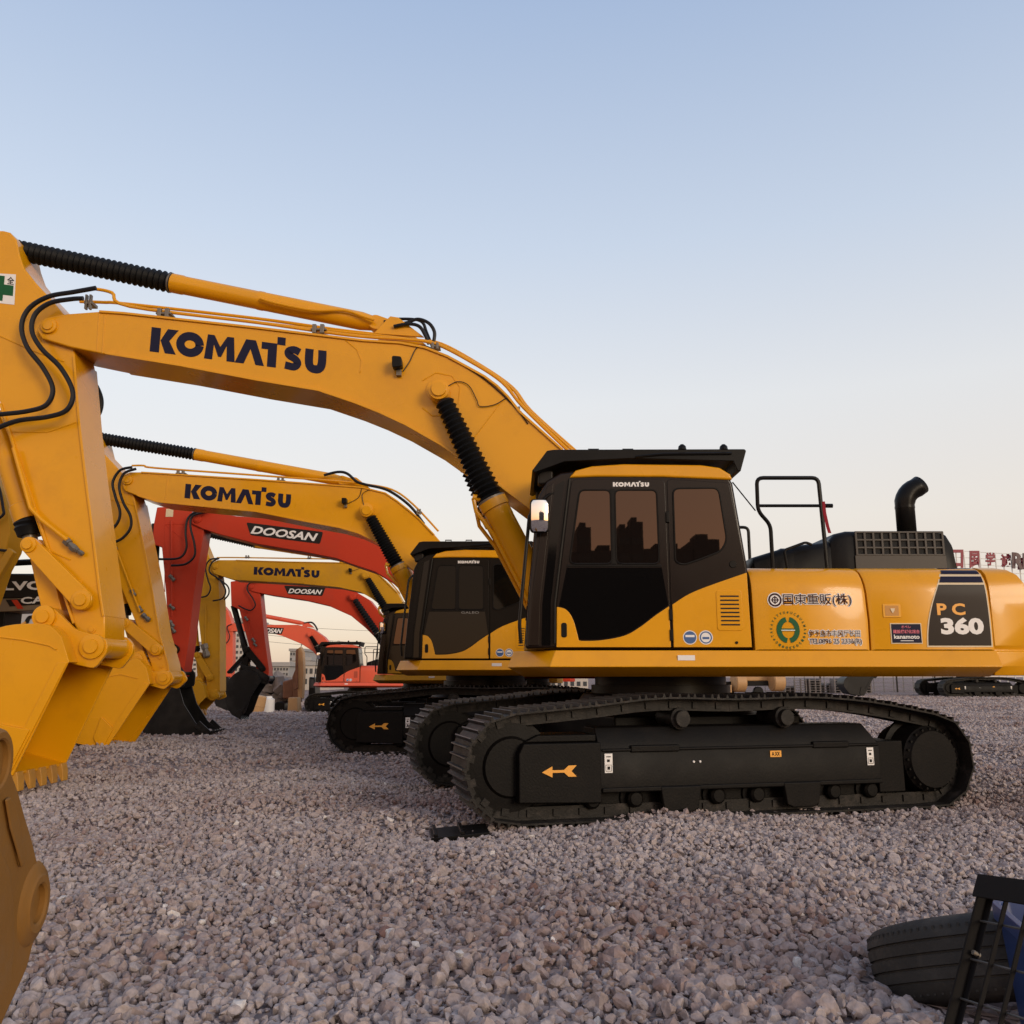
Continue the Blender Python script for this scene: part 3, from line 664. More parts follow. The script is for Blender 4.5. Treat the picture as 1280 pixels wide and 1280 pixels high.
        MB().tube([(.005, .03, .13), (.085, .12, .21), (.135, .15, .23)], .012, 8).build("mirror_arm", BLACK, mo)
    # sun visor over the roof
    VO = [(-1.10, 3.00), (-.96, 3.19), (-.90, 3.20), (.845, 3.205), (.86, 3.19), (.80, 2.995), (.77, 3.0), (.735, 3.09), (-.20, 3.115), (-.80, 3.085), (-1.07, 2.985)]
    vis = MB().prism(VO, yn - .06, yf + .05).build("roof_visor", BLACK, root, .008)
    hk = MB()
    for u in (-.20, -.52):
        hk.box(u - .05, u + .05, yn + .1, yn + .11, 3.235, 3.25).box(u - .05, u - .04, yn + .1, yn + .11, 3.2, 3.24).box(u + .04, u + .05, yn + .1, yn + .11, 3.2, 3.24)
    for u in (.28, .66): hk.lathe((u, yn - .03, 3.205), (u, yn - .03, 3.255), [(0, .04), (.6, .035), (1, .015)], 10)
    hk.tube([(-.15, yn - .068, 3.13), (.10, yn - .07, 3.155), (.72, yn - .07, 3.16)], .012, 6)
    hk.build("visor_fittings", BLACK, vis)
    for v in (yn + .12, yf - .12): MB().box(-1.04, -.90, v - .07, v + .07, 2.90, 3.03).build("visor_lamp", GREYDK, vis, .02)
    MB().tube([(.76, yn + .1, 2.93), (.96, yn + .1, 2.66)], .006, 6).build("antenna", BLACK, root)
    # maker's word on the door top, grab details
    if yel:
        stamp(geo('#bold'), (-.36, yn - .0155, 2.862), (-.03, yn - .0155, 2.862), (-.36, yn - .0155, 2.915)).build("door_lettering", WHITE, dr, smooth=0)
    # skirt sticker
    MB().box(.17, .32, -1.503, -1.497, 1.30, 1.345, Matrix.Rotation(rad(0), 3, 'X')).build("skirt_sticker", WHITE, root, smooth=0)
    if full:
        ys_ = -1.4735
        st = MB()
        def sticker(P, off=.0): return [(p[0], ys_ - off, p[1]) for p in P]
        # black rear graphic with two stripes, following the curved panel
        def band(w0, w1, fl_, fr_, off, n=10):
            mb = MB(); rows = []
            for k in range(n + 1):
                w_ = w0 + (w1 - w0) * k / n; v = -(section_v(w_) + off)
                rows.append([(fl_(w_) * (1 - q / 4) + fr_(w_) * q / 4, v, w_ + off * .3) for q in range(5)])
            return mb.loft(rows, cap=False, closed=False)
        fr_ = lambda w_: arc(2.945, 2.968, .012)(w_) - .03
        def fl_(w_):
            t_ = (w_ - 1.41) / .73; return 2.385 + .235 * max(0, t_) ** 1.9
        band(1.415, 2.138, lambda w_: fl_(w_) - .012, lambda w_: fr_(w_) + .012, .004).build("graphic_border", CREAM, pB, smooth=40)
        band(1.427, 1.965, fl_, fr_, .006).build("rear_graphic", DARKDEC, pB, smooth=40)
        st1 = band(1.985, 2.042, fl_, fr_, .0065); st2 = band(2.065, 2.105, fl_, fr_, .0065); st3 = band(2.124, 2.1375, fl_, fr_, .0065)
        i = len(st1.v); st1.v += st2.v; st1.f += [tuple(i + q for q in f) for f in st2.f]
        i = len(st1.v); st1.v += st3.v; st1.f += [tuple(i + q for q in f) for f in st3.f]
        st1.build("graphic_stripe", NAVY, pB, smooth=40)
        yT = -1.4785
        stamp(geo("P C", .035), (2.485, yT, 1.695), (2.735, yT, 1.695), (2.485, yT, 1.80)).build("model_letters", ORANGEDEC, pB, smooth=0)
        stamp(geo("360", .05), (2.505, yT, 1.525), (2.885, yT, 1.525), (2.505, yT, 1.675)).build("model_number", WHITE, pB, smooth=0)
        # small dealer sticker
        MB().box(2.06, 2.335, -1.4755, -1.470, 1.445, 1.625).build("dealer_sticker_border", CREAM, pB, smooth=0)
        MB().box(2.068, 2.327, -1.4775, -1.4755, 1.453, 1.617).build("dealer_sticker", NAVY, pB, smooth=0)
        yS = -1.479
        s_ = MB(); stamp(geo("オペレ", .02), (2.155, yS, 1.58), (2.24, yS, 1.58), (2.155, yS, 1.605), (0, 0, 0), s_); stamp(geo("建設機械化総合", .02), (2.08, yS, 1.535), (2.315, yS, 1.535), (2.08, yS, 1.568), (0, 0, 0), s_); s_.build("sticker_red_text", PINK, pB, smooth=0)
        s_ = MB(); stamp(geo("kanamoto", .025), (2.085, yS, 1.488), (2.31, yS, 1.488), (2.085, yS, 1.525), (0, 0, 0), s_); s_.box(2.14, 2.255, yS - .0004, yS, 1.468, 1.474); s_.build("sticker_white_text", WHITE, pB, smooth=0)
        # door latch
        MB().prism(rrect(2.005, 2.165, 1.675, 1.795, .012), -1.477, -1.468).build("latch_plate", YELLOW, pB, .003)
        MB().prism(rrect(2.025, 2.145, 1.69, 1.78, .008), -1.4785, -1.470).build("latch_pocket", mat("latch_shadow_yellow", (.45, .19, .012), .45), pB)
        MB().prism([(2.07, 1.755), (2.11, 1.755), (2.105, 1.735), (2.09, 1.712), (2.075, 1.735)], -1.484, -1.478).build("latch_key", CREAM, pB)
        # owner's lettering: white outline behind dark characters
        def outlined(txt, x0, x1, z0, z1, nm, b0=.05, b1=.006):
            stamp(geo(txt, b0), (x0 - .006, ys_ - .001, z0 - .006), (x1 + .006, ys_ - .001, z0 - .006), (x0 - .006, ys_ - .001, z1 + .006)).build(nm + "_outline", WHITE, pA, smooth=0)
            stamp(geo(txt, b1), (x0, ys_ - .0025, z0), (x1, ys_ - .0025, z0), (x0, ys_ - .0025, z1)).build(nm, DARKLET, pA, smooth=0)
        outlined("国東重販(株)", 1.125, 1.735, 1.775, 1.885, "owner_name")
        o_ = MB(); disc(o_, (1.055, 1.83), .068, ys_ - .001, 28); o_.build("emblem_outline", WHITE, pA, smooth=0)
        o_ = MB(); disc(o_, (1.055, 1.83), .060, ys_ - .0025, 28, .044); disc(o_, (1.055, 1.83), .030, ys_ - .0025, 24, .020)
        o_.box(1.02, 1.09, ys_ - .003, ys_ - .0025, 1.825, 1.835).box(1.05, 1.06, ys_ - .0032, ys_ - .0027, 1.795, 1.865); o_.build("owner_emblem", DARKLET, pA, smooth=0)
        outlined("伊予島市丰冈厅长田", 1.335, 1.79, 1.505, 1.565, "address_line", .09, .0)
        outlined("TEL0896 25 2336(R)", 1.335, 1.80, 1.432, 1.490, "phone_line", .09, .012)
        # green round badge and its ring of small letters
        gb_ = MB(); cx_, cz_ = 1.158, 1.565
        for a0, a1 in ((100, 260), (-80, 80)):
            ribV, ribF = [], []; ribbon(ribV, ribF, [(cx_ + .080 * math.cos(rad(a0 + (a1 - a0) * k / 20)), cz_ + .094 * math.sin(rad(a0 + (a1 - a0) * k / 20))) for k in range(21)], .044)
            i = len(gb_.v); gb_.v += [(x, ys_ - .0015, z) for x, z in ribV]; gb_.f += [tuple(i + q for q in f) for f in ribF]
        gb_.box(cx_ - .07, cx_ + .07, ys_ - .002, ys_ - .0016, cz_ - .010, cz_ + .014); gb_.build("green_badge", GREEN, pA, smooth=0)
        bar = MB(); bar.box(cx_ - .06, cx_ + .06, ys_ - .003, ys_ - .0025, cz_ - .006, cz_ + .002); bar.build("badge_line", WHITE, pA, smooth=0)
        rt = MB()
        for k, chx in enumerate("TAKAYATYO*UCBUAMA*0120330810*"):
            a = rad(200 - 360 * k / 29); ce = Vector((cx_ + .150 * math.cos(a), ys_ - .0015, cz_ + .155 * math.sin(a)))
            ux = Vector((math.sin(a), 0, -math.cos(a))); uz = Vector((math.cos(a), 0, math.sin(a)))
            stamp(geo(chx, .02), ce - ux * .009 - uz * .011, ce + ux * .009 - uz * .011, ce - ux * .009 + uz * .011, (0, 0, 0), rt)
        rt.build("badge_ring_text", GREEN, pA, smooth=0)

# ------------------------------------------------------------------ working arm, traced for each machine in its own plane
def bellows(mb, p, q, r0, r1, n, seg=18, depth=.22):
    prof = []
    for k in range(n):
        t = k / n; r = r0 + (r1 - r0) * t
        prof += [(t, r * (1 - depth)), (t + .5 / n, r)]
    prof.append((1, r1 * (1 - depth)))
    return mb.lathe(p, q, prof, seg)
def working_arm(root, T, paint):
    Yc = root.location.y; s = root.scale.x; r0 = root.location
    def L(p, v):
        w_ = at(p[0], p[1], Yc + v * s); return (w_ - r0) / s
    def L2(p, v):
        q = L(p, v); return (q.x, q.z)
    bh, ah = T.get('bh', .31), T.get('ah', .24)
    bp = [L2(p, -bh) for p in T['boom']]
    boom = MB().prism(bp, -bh, bh).build("boom", paint, root, .018)
    am = [L2(p, -ah) for p in T['arm']]
    arm = MB().prism(am, -ah, ah).build("arm", paint, root, .018)
    for key, hw_, par in (('btop', bh, boom), ('bbot', bh, boom), ('afront', ah, arm), ('aback', ah, arm)):
        if key not in T: continue
        poly = T['boom'] if key[0] == 'b' else T['arm']; i0, i1 = T[key]
        E = [Vector(L2(p, -hw_)) for p in poly[i0:i1 + 1]]; cen = sum((Vector(L2(p, -hw_)) for p in poly), Vector((0, 0))) / len(poly)
        inn = []
        for k, p in enumerate(E):
            d = (E[min(k + 1, len(E) - 1)] - E[max(k - 1, 0)]).normalized(); n_ = Vector((-d.y, d.x))
            inn.append((n_, p))
        # polygons run clockwise on screen, so the inside lies to the right of travel
        mb = MB().prism([(p.x - n_.x * .004 * -1, p.y + n_.y * .004) for n_, p in inn] + [(p.x - n_.x * .022, p.y - n_.y * .022) for n_, p in reversed(inn)], -hw_ - .022, hw_ + .022)
        mb.build("flange_plate", paint, par, .004)
    if 'seam' in T:
        for P in T['seam']: MB().tube([L(p, -bh) for p in P], .007, 6).build("weld_seam", paint, boom)
    if 'aseam' in T:
        for P in T['aseam']: MB().tube([L(p, -ah) for p in P], .009, 6).build("weld_seam", paint, arm)
    # lettering
    if 'word' in T:
        a, b, c = T['word']; q = Vector((0, -.003, 0))
        stamp(geo('#bold'), L(a, -bh), L(b, -bh), L(c, -bh), q).build("boom_lettering", NAVY, boom, smooth=0)
    if 'plate' in T:
        MB().prism(roundpoly([L2(p, -bh) for p in T['plate']], .04), -bh - .004, -bh).build("boom_name_plate", GREYDK, boom, smooth=0)
        a, b, c = T['pword']; q = Vector((0, -.007, 0))
        stamp(geo("DOOSAN", .03, .25), L(a, -bh), L(b, -bh), L(c, -bh), q).build("boom_lettering", WHITE, boom, smooth=0)
    # pins and bosses
    for (x, y, r, v) in T.get('bpins', ()):
        pn = MB(); c = L((x, y), -bh); pn.lathe((c.x, -bh - v, c.z), (c.x, -bh + .01, c.z), [(0, r * .25), (.001, r * .62), (.28, r * .66), (.3, r * .9), (.34, r), (1, r)], 22)
        pn.build("boom_pin", paint, boom)
        MB().lathe((c.x, bh - .01, c.z), (c.x, bh + v, c.z), [(0, r), (.7, r), (1, r * .8)], 18).build("boom_pin", paint, boom)
    for (x, y, r, v) in T.get('apins', ()):
        pn = MB(); c = L((x, y), -ah); pn.lathe((c.x, -ah - v, c.z), (c.x, -ah + .01, c.z), [(0, r * .25), (.001, r * .60), (.35, r * .62), (.36, r * .95), (.42, r), (1, r)], 20)
        pn.build("arm_pin", paint, arm)
        MB().lathe((c.x, ah - .01, c.z), (c.x, ah + v, c.z), [(0, r), (1, r)], 16).build("arm_pin", paint, arm)
    # arm cylinder on top of the boom
    if 'acyl' in T:
        b0, b1, c1, rb, rc = T['acyl']
        cy = MB(); P0, P1, P2 = L(b0, 0), L(b1, 0), L(c1, 0)
        cy.lathe(P1, P2, [(0, rc * 1.06), (.05, rc * 1.06), (.06, rc), (.42, rc), (.425, rc * 1.04), (.45, rc * 1.04), (.455, rc), (.93, rc), (1, rc * .75)], 22)
        co_ = cy.build("arm_cylinder", paint, root)
        if T.get('boot', True):
            bo = bellows(MB(), P0, P1, rb * 1.06, rb * 1.06, T.get('abn', 34) - 8, depth=.27); bo.build("rod_boot", RUBBER, co_)
            MB().lathe(P1 + (P0 - P1).normalized() * .03, P1 + (P0 - P1).normalized() * .012, [(0, rb * 1.02), (1, rb * 1.02)], 20).build("boot_clamp", CHROME, co_)
        e0 = P2; d = (P2 - P1).normalized()
        br = MB().prism(capsule((P2.x, P2.z), (P2.x + d.x * .22, P2.z + d.z * .22 - .02), rc * .8, .07), -.07, .07)
        for v in (-.13, .10): br.prism([(P2.x + d.x * .22 + a_, P2.z + d.z * .22 + b_) for a_, b_ in ((-.10, .02), (-.04, .085), (.05, .07), (.34, -.16), (-.22, -.12))], v, v + .03)
        br.build("cylinder_mount", paint, boom, .006)
    # boom cylinders, one each side of the boom
    if 'bcyl' in T:
        p, q, r_, rb0, rb1, rc = T['bcyl']
        P, Q, R_ = L(p, -bh - .12), L(q, -bh - .12), L(r_, -bh - .12)
        for v in (-bh - .12, bh + .12):
            p_, q_, e_ = Vector((P.x, v, P.z)), Vector((Q.x, v, Q.z)), Vector((R_.x, v, R_.z))
            cy = MB().lathe(q_, e_, [(0, rc * .8), (.001, rc * 1.12), (.07, rc * 1.12), (.075, rc * 1.02), (.16, rc * 1.02), (.165, rc), (1, rc)], 22)
            if not T.get('blackcyl'):
                cy.tube([q_ + Vector((-.19, -.03, .02)), q_ + Vector((-.16, -.03, -.12)), q_.lerp(e_, .3) + Vector((-rc - .03, -.02, 0)), e_ + Vector((-rc - .03, -.02, 0))], .022, 8)
                cy.lathe(q_ + Vector((-.20, -.03, .03)), q_ + Vector((-.02, 0, .0)), [(0, .035), (1, .04)], 10)
            co_ = cy.build("boom_cylinder", BLACK if T.get('blackcyl') else paint, root)
            d = (q_ - p_); s0 = p_ + d.normalized() * .12
            if T.get('bboot', True):
                bellows(MB(), s0, q_, rb0, rb1, T.get('bbn', 22), depth=.25).build("rod_boot", RUBBER, co_)
                MB().lathe(q_ - d.normalized() * .02, q_ + d.normalized() * .008, [(0, rb1 * 1.0), (1, rb1 * 1.0)], 20).build("boot_clamp", CHROME, co_)
            else:
                MB().lathe(s0, q_, [(0, rb0 * .6), (1, rb0 * .6)], 14).build("cylinder_rod", CHROME, co_)
            MB().lathe(p_ + Vector((0, -.09, 0)), p_ + Vector((0, .09, 0)), [(0, .03), (.001, .075), (.14, .08), (.16, .105), (1, .11)], 22).build("rod_eye", paint, co_)
    # bucket cylinder on the front of the arm
    if 'kcyl' in T:
        k0, k1, k2, rc, kc = T['kcyl']; K0, K1, K2 = L(k0, 0), L(k1, 0), L(k2, 0)
        ko = MB().lathe(K0, K1, [(0, rc), (.85, rc), (.86, rc * 1.1), (1, rc * 1.1)], 20).build("bucket_cylinder", BLACK if kc == 'k' else paint, root)
        d = (K2 - K1)
        MB().lathe(K1 - d * .02, K1 + d * .75, [(0, rc * 1.05), (.2, rc * 1.12), (.35, rc), (.5, rc * 1.1), (.7, rc), (1, rc * .9)], 18).build("rod_seal", RUBBER, ko)
        MB().lathe(K1, K2, [(0, rc * .55), (1, rc * .55)], 14).build("cylinder_rod", CHROME, ko)
    # links between arm, cylinder and bucket
    for (p, q, w0, w1, va, name) in T.get('links', ()):
        P, Q = L2(p, -va), L2(q, -va); lm = T.get('linkmat', paint)
        for v0, v1 in (((-.13, .13),) if name == 'hlink' else ((-va, -va + .06), (va - .06, va))):
            lo_ = MB().prism(capsule(P, Q, w0, w1), v0, v1).build("bucket_link", lm, root, .01)
            for X_, w_ in ((P, w0), (Q, w1)):
                sg = -1 if v0 < 0 else 1; vv = v0 if sg < 0 else v1
                MB().lathe((X_[0], vv + sg * .045, X_[1]), (X_[0], vv - sg * .03, X_[1]), [(0, w_ * .2), (.001, w_ * .55), (.3, w_ * .6), (.32, w_ * .85), (.36, w_ * .95), (1, w_ * .95)], 20).build("link_pin", lm, lo_)
    # bucket: bent shell, two side plates, ears, lip and teeth
    if 'bucket' in T:
        B = T['bucket']; hw = B['hw']; bm_ = B.get('mat', paint)
        prof = [L(p, -hw) for p in B['shell']]
        pr = [(p.x, p.z) for p in prof]
        curve = [pr[0]] + [(p[0], p[1]) for p in spl([(x, z, 0) for x, z in pr[1:-1]], 6)] + [pr[-1]]
        sh = MB(); n = len(curve)
        sh.v = [(x, -hw, z) for x, z in curve] + [(x, hw, z) for x, z in curve]
        sh.f = [(k, k + 1, n + k + 1, n + k) for k in range(n - 1)]
        mo_ = [L(p, -hw) for p in B.get('mouth', ())]; i = len(sh.v)
        sh.v += [(p.x, -hw, p.z) for p in mo_] + [(p.x, hw, p.z) for p in mo_]; k_ = len(mo_)
        sh.f += [tuple(range(n)) + tuple(range(i, i + k_)), tuple(range(n, 2 * n)) + tuple(range(i + k_, i + 2 * k_))]
        bk = sh.build("bucket", bm_, root, .006, smooth=30, solid=.035)
        if 'rim' in B:
            for v in (-hw - .03, hw + .004): MB().prism([L2(p, -hw) for p in B['rim']], v, v + .026).build("mouth_edge_plate", bm_, bk, .005)
        for P in B.get('seams', ()): MB().tube([L(p, -hw - .018) for p in P], .008, 6).build("weld_seam", bm_, bk)
        if 'ear' in B:
            ep = roundpoly([L2(p, -B['ev']) for p in B['ear']], .05)
            for v in (-B['ev'], B['ev'] - .05): MB().prism(ep, v, v + .05).build("bucket_ear", bm_, bk, .008)
            for (x, y, r) in B.get('pins', ()):
                c = L((x, y), -B['ev'])
                for sg in (-1, 1): MB().lathe((c.x, sg * (B['ev'] + .06), c.z), (c.x, sg * (B['ev'] - .02), c.z), [(0, r * .2), (.001, r * .55), (.3, r * .58), (.32, r * .8), (.36, r), (1, r)], 22).build("bucket_pin", bm_, bk)
                MB().lathe((c.x, -B['ev'], c.z), (c.x, B['ev'], c.z), [(0, r * .9), (1, r * .9)], 16).build("pin_tube", bm_, bk)
        if 'lip' in B:
            l0, l1 = L(B['lip'][0], -hw), L(B['lip'][1], -hw)
            d = (l1 - l0); nrm = Vector((-d.z, 0, d.x)).normalized()
            for k in range(B.get('teeth', 5)):
                v = -hw + .07 + (2 * hw - .14) * k / (B.get('teeth', 5) - 1); o_ = Vector((0, v, 0))
                a = Vector((l0.x, 0, l0.z)) + o_; b_ = Vector((l1.x, 0, l1.z)) + o_
                dd = (b_ - a)
                tm = MB().loft([[a + Vector((0, sy * .06, 0)) + nrm * sz * .03 for sy, sz in ((-1, -1), (1, -1), (1, 1), (-1, 1))],
                                [a + dd * .45 + Vector((0, sy * .06, 0)) + nrm * sz * .03 for sy, sz in ((-1, -1), (1, -1), (1, 1), (-1, 1))],
                                [b_ + Vector((0, sy * .05, 0)) + nrm * sz * .012 for sy, sz in ((-1, -1), (1, -1), (1, 1), (-1, 1))]])
                tm.build("bucket_tooth", B.get('toothmat', STEEL), bk, .008)
            if 'side' in B:
                for v in (-hw - .045, hw + .005): MB().prism([L2(p, -hw) for p in B['side']], v, v + .04).build("side_cutter", bm_, bk, .006)
    # pipes, hoses, lamp
    for P, v, r in T.get('pipes', ()):
        MB().tube(spl([L(p, v) for p in P], 5), r, 8).build("hydraulic_pipe", paint, boom)
    for P, v, r in T.get('apipes', ()):
        MB().tube([L(p, v) for p in P], r, 8).build("hydraulic_pipe", paint, arm)
    for P, v, r in T.get('hoses', ()):
        MB().tube(spl([L(p, v) for p in P], 7), r, 8).build("hydraulic_hose", HOSE, root)
    for P, v, r in T.get('wires', ()):
        MB().tube(spl([L(p, v) for p in P], 5), r, 5).build("lamp_wire", HOSE, boom)
    for (x0, x1, y0, y1) in T.get('clamps', ()):
        a, b = L((x0, y1), -bh + .02), L((x1, y0), -bh + .02)
        h_ = (b.z - a.z); MB().box(a.x, b.x, -bh + .02, -bh + .16, a.z + h_ * .35, a.z + h_ * .55).box(a.x + (b.x - a.x) * .1, a.x + (b.x - a.x) * .35, -bh + .015, -bh + .06, a.z, b.z).box(a.x + (b.x - a.x) * .6, a.x + (b.x - a.x) * .85, -bh + .015, -bh + .06, a.z, b.z).build("pipe_clamp", CHROME, boom, .004)
    for (x0, x1, y0, y1) in T.get('afit', ()):
        a, b = L((x0, y0), -ah - .05), L((x1, y1), -ah - .05); rr = max((b - a).length * .28, .018)
        MB().lathe(a, b, [(0, rr * .7), (.02, rr), (.35, rr), (.37, rr * .75), (.6, rr * .75), (.62, rr * .95), (.9, rr * .95), (1, rr * .6)], 6, True).build("pipe_fitting", CHROME, arm, smooth=0)
    if 'lamp' in T:
        x, y, r = T['lamp']; c = L((x, y), -bh - .08)
        lb = MB().prism(roundpoly([(c.x - r * .8, c.z - r), (c.x + r * .9, c.z - r * .8), (c.x + r * .75, c.z + r), (c.x - r * .9, c.z + r * 1.15)], r * .4), -bh - .15, -bh - .03)
        lo_ = lb.build("work_lamp", BLACK, boom, .01)
        MB().box(c.x - r * .25, c.x + r * .6, -bh - .06, -bh + .005, c.z - r * 1.9, c.z - r * .7).build("lamp_bracket", CHROME, lo_, .004)
    return boom, arm

# ------------------------------------------------------------------ the machines
def lerp_pts(a, b): return a
ROW = "excavators parked side by side in a row"
# 1: the nearest yellow machine
M1 = empty("excavator", (1.28, 9.3, 0), "largest yellow excavator, nearest the camera, with white and orange number panel at its rear", "excavator", ROW)
body(M1, YELLOW, 'y', True, rad(15), .22, None, True, -.20)
T1 = dict(
    boom=[(46, 414), (49, 404), (62, 396), (84, 392), (125, 389), (155, 391), (320, 409), (454, 425), (500, 428), (532, 434), (560, 445), (586, 459), (606, 470), (622, 482), (636, 496), (651, 515), (704, 562), (770, 640), (800, 720), (790, 760), (760, 765), (720, 700), (667, 640), (632, 614), (607, 594), (579, 577), (551, 557), (507, 532), (475, 517), (445, 505), (398, 489), (320, 476), (225, 458), (132, 443), (122, 441), (88, 434), (52, 423)],
    arm=[(4, 288), (12, 290), (20, 299), (24, 318), (30, 335), (45, 354), (62, 372), (84, 398), (94, 445), (101, 530), (108, 590), (117, 660), (126, 735), (131, 770), (131, 800), (122, 815), (108, 810), (92, 780), (77, 735), (62, 692), (27, 588), (0, 505), (-28, 425), (-40, 350), (-25, 300), (-8, 288)],
    aseam=[[(0, 420), (40, 438), (80, 452)], [(-5, 505), (12, 545), (28, 600), (60, 690)], [(15, 540), (60, 540), (95, 528)], [(66, 690), (88, 700)]],
    seam=[[(124, 392), (121, 440)], [(131, 392), (128, 442)], [(430, 424), (446, 437), (452, 452), (450, 466)], [(592, 548), (628, 500)], [(528, 476), (545, 466), (565, 470), (575, 484), (573, 505)], [(528, 510), (540, 520), (552, 520)]],
    btop=(4, 16), bbot=(22, 33), afront=(8, 13), aback=(17, 21),
    word=((187, 440), (407, 468.5), (190.5, 401)),
    bpins=[(62, 408, .085, .05), (548, 488, .13, .03)],
    apins=[(102, 750, .105, .05), (98, 728, .035, .02), (115, 787, .04, .02), (116, 808, .12, .06)],
    acyl=((19, 312), (216, 354), (470, 405), .112, .103), abn=36,
    bcyl=((549, 489), (615, 626), (690, 768), .105, .150, .135), bbn=20,
    kcyl=((-6, 520), (36, 651), (38, 676), .135, 'y'),
    links=[((36, 681), (102, 750), .085, .105, .34, 'alink'), ((36, 683), (56, 771), .10, .10, .30, 'hlink')],
    bucket=dict(hw=.50, shell=[(86, 828), (76, 797), (62, 784), (41, 781), (0, 786), (-50, 810), (-84, 860), (-78, 915), (-40, 952), (17, 968)],
                ear=[(67, 760), (94, 787), (120, 794), (134, 800), (134, 815), (118, 836), (86, 829), (40, 800), (42, 772), (54, 759)], ev=.33, pins=[(56, 771, .115), (116, 808, .125)],
                lip=((16, 966), (20, 990)), teeth=5, side=[(40, 912), (14, 962), (-10, 958), (2, 905)],
                rim=[(86, 828), (17, 962), (7, 958), (74, 828)], seams=[[(-10, 795), (30, 800), (62, 807), (70, 812)], [(2, 905), (38, 911)], [(-30, 840), (-20, 900), (0, 940)]]),
    pipes=[([(118, 361), (140, 366), (162, 383), (320, 403), (420, 417), (470, 422), (507, 424), (545, 430), (590, 453), (628, 478), (655, 510), (715, 568)], -.24, .019),
           ([(100, 377), (130, 378), (160, 380), (320, 398), (420, 412), (480, 419), (520, 425), (552, 430), (598, 455), (640, 484), (664, 514), (722, 566)], -.05, .019),
           ([(165, 384), (320, 402.5), (420, 414), (480, 420), (520, 425), (550, 431), (596, 455), (638, 484), (662, 514), (720, 567)], -.15, .014),
           ([(325, 373), (345, 379), (392, 388), (430, 388), (455, 396), (468, 400)], -.14, .016)],
    apipes=[([(17, 560), (38, 635), (52, 650), (84, 675)], -.32, .022)],
    afit=[(82, 95, 675, 688), (94, 104, 686, 693)],
    clamps=[(194, 214, 385, 396), (388, 408, 405, 416), (104, 116, 368, 386), (640, 652, 508, 520), (538, 550, 428, 436)],
    hoses=[([(120, 360), (92, 365), (60, 371), (36, 386), (27, 408), (34, 434), (54, 460), (66, 486), (58, 506), (34, 514), (0, 518), (-20, 520)], -.42, .026),
           ([(104, 373), (88, 374), (62, 379), (44, 393), (40, 414), (52, 436), (76, 460), (91, 490), (84, 512), (60, 521), (22, 526), (-10, 538), (-25, 545)], -.44, .026),
           ([(100, 464), (116, 476), (126, 496), (125, 514), (114, 532)], .33, .026),
           ([(480, 402), (505, 404), (522, 399), (536, 404), (543, 415), (542, 428)], -.06, .020), ([(492, 408), (510, 405), (524, 408), (532, 420), (536, 430)], -.16, .020), ([(486, 399), (515, 399), (528, 403), (533, 415), (540, 432)], .05, .018)],
    wires=[([(504, 464), (512, 452), (520, 436), (530, 432), (548, 440), (600, 470), (640, 505), (660, 530)], -.32, .006), ([(558, 484), (572, 477), (586, 482), (596, 500), (600, 508), (618, 506), (632, 498)], -.33, .005)],
    lamp=(497, 455, .062))
boom1, arm1 = working_arm(M1, T1, YELLOW)
def L1(px, py, v): return at(px, py, 9.3 + v) - M1.location
# green cross safety sticker on the arm
MB().face([L1(-16, 341, -.2435), L1(20, 343, -.2435), L1(18, 381, -.2435), L1(-18, 377, -.2435)]).build("safety_sticker", WHITE, arm1, smooth=0)
g_ = MB(); q = -.2455
g_.face([L1(-14, 353, q), L1(17, 357, q), L1(16, 370, q), L1(-15, 366, q)]).face([L1(-4, 344, q - .001), L1(6, 345, q - .001), L1(3, 376, q - .001), L1(-7, 375, q - .001)]).build("green_cross", GREEN, arm1, smooth=0)
stamp(geo("全", .02), L1(8.5, 355, q), L1(17.5, 356, q), L1(9, 345.5, q)).build("sticker_character", BLACK, arm1, smooth=0)
rb = MB(); rb.loft([[Vector((a, b_, z)) for a, b_ in ((2.875, 8.00), (2.895, 7.985), (2.905, 8.01))] for z in (2.755,)] + [[Vector((2.875 + d, 8.0, z)), Vector((2.90 + d, 7.985, z)), Vector((2.91 + d, 8.01, z))] for d, z in ((.0, 2.65), (.02, 2.52), (.035, 2.46))])
tag(rb.build("ribbon", REDCL, None), "short red cloth ribbon tied to the black handrail", "ribbon")

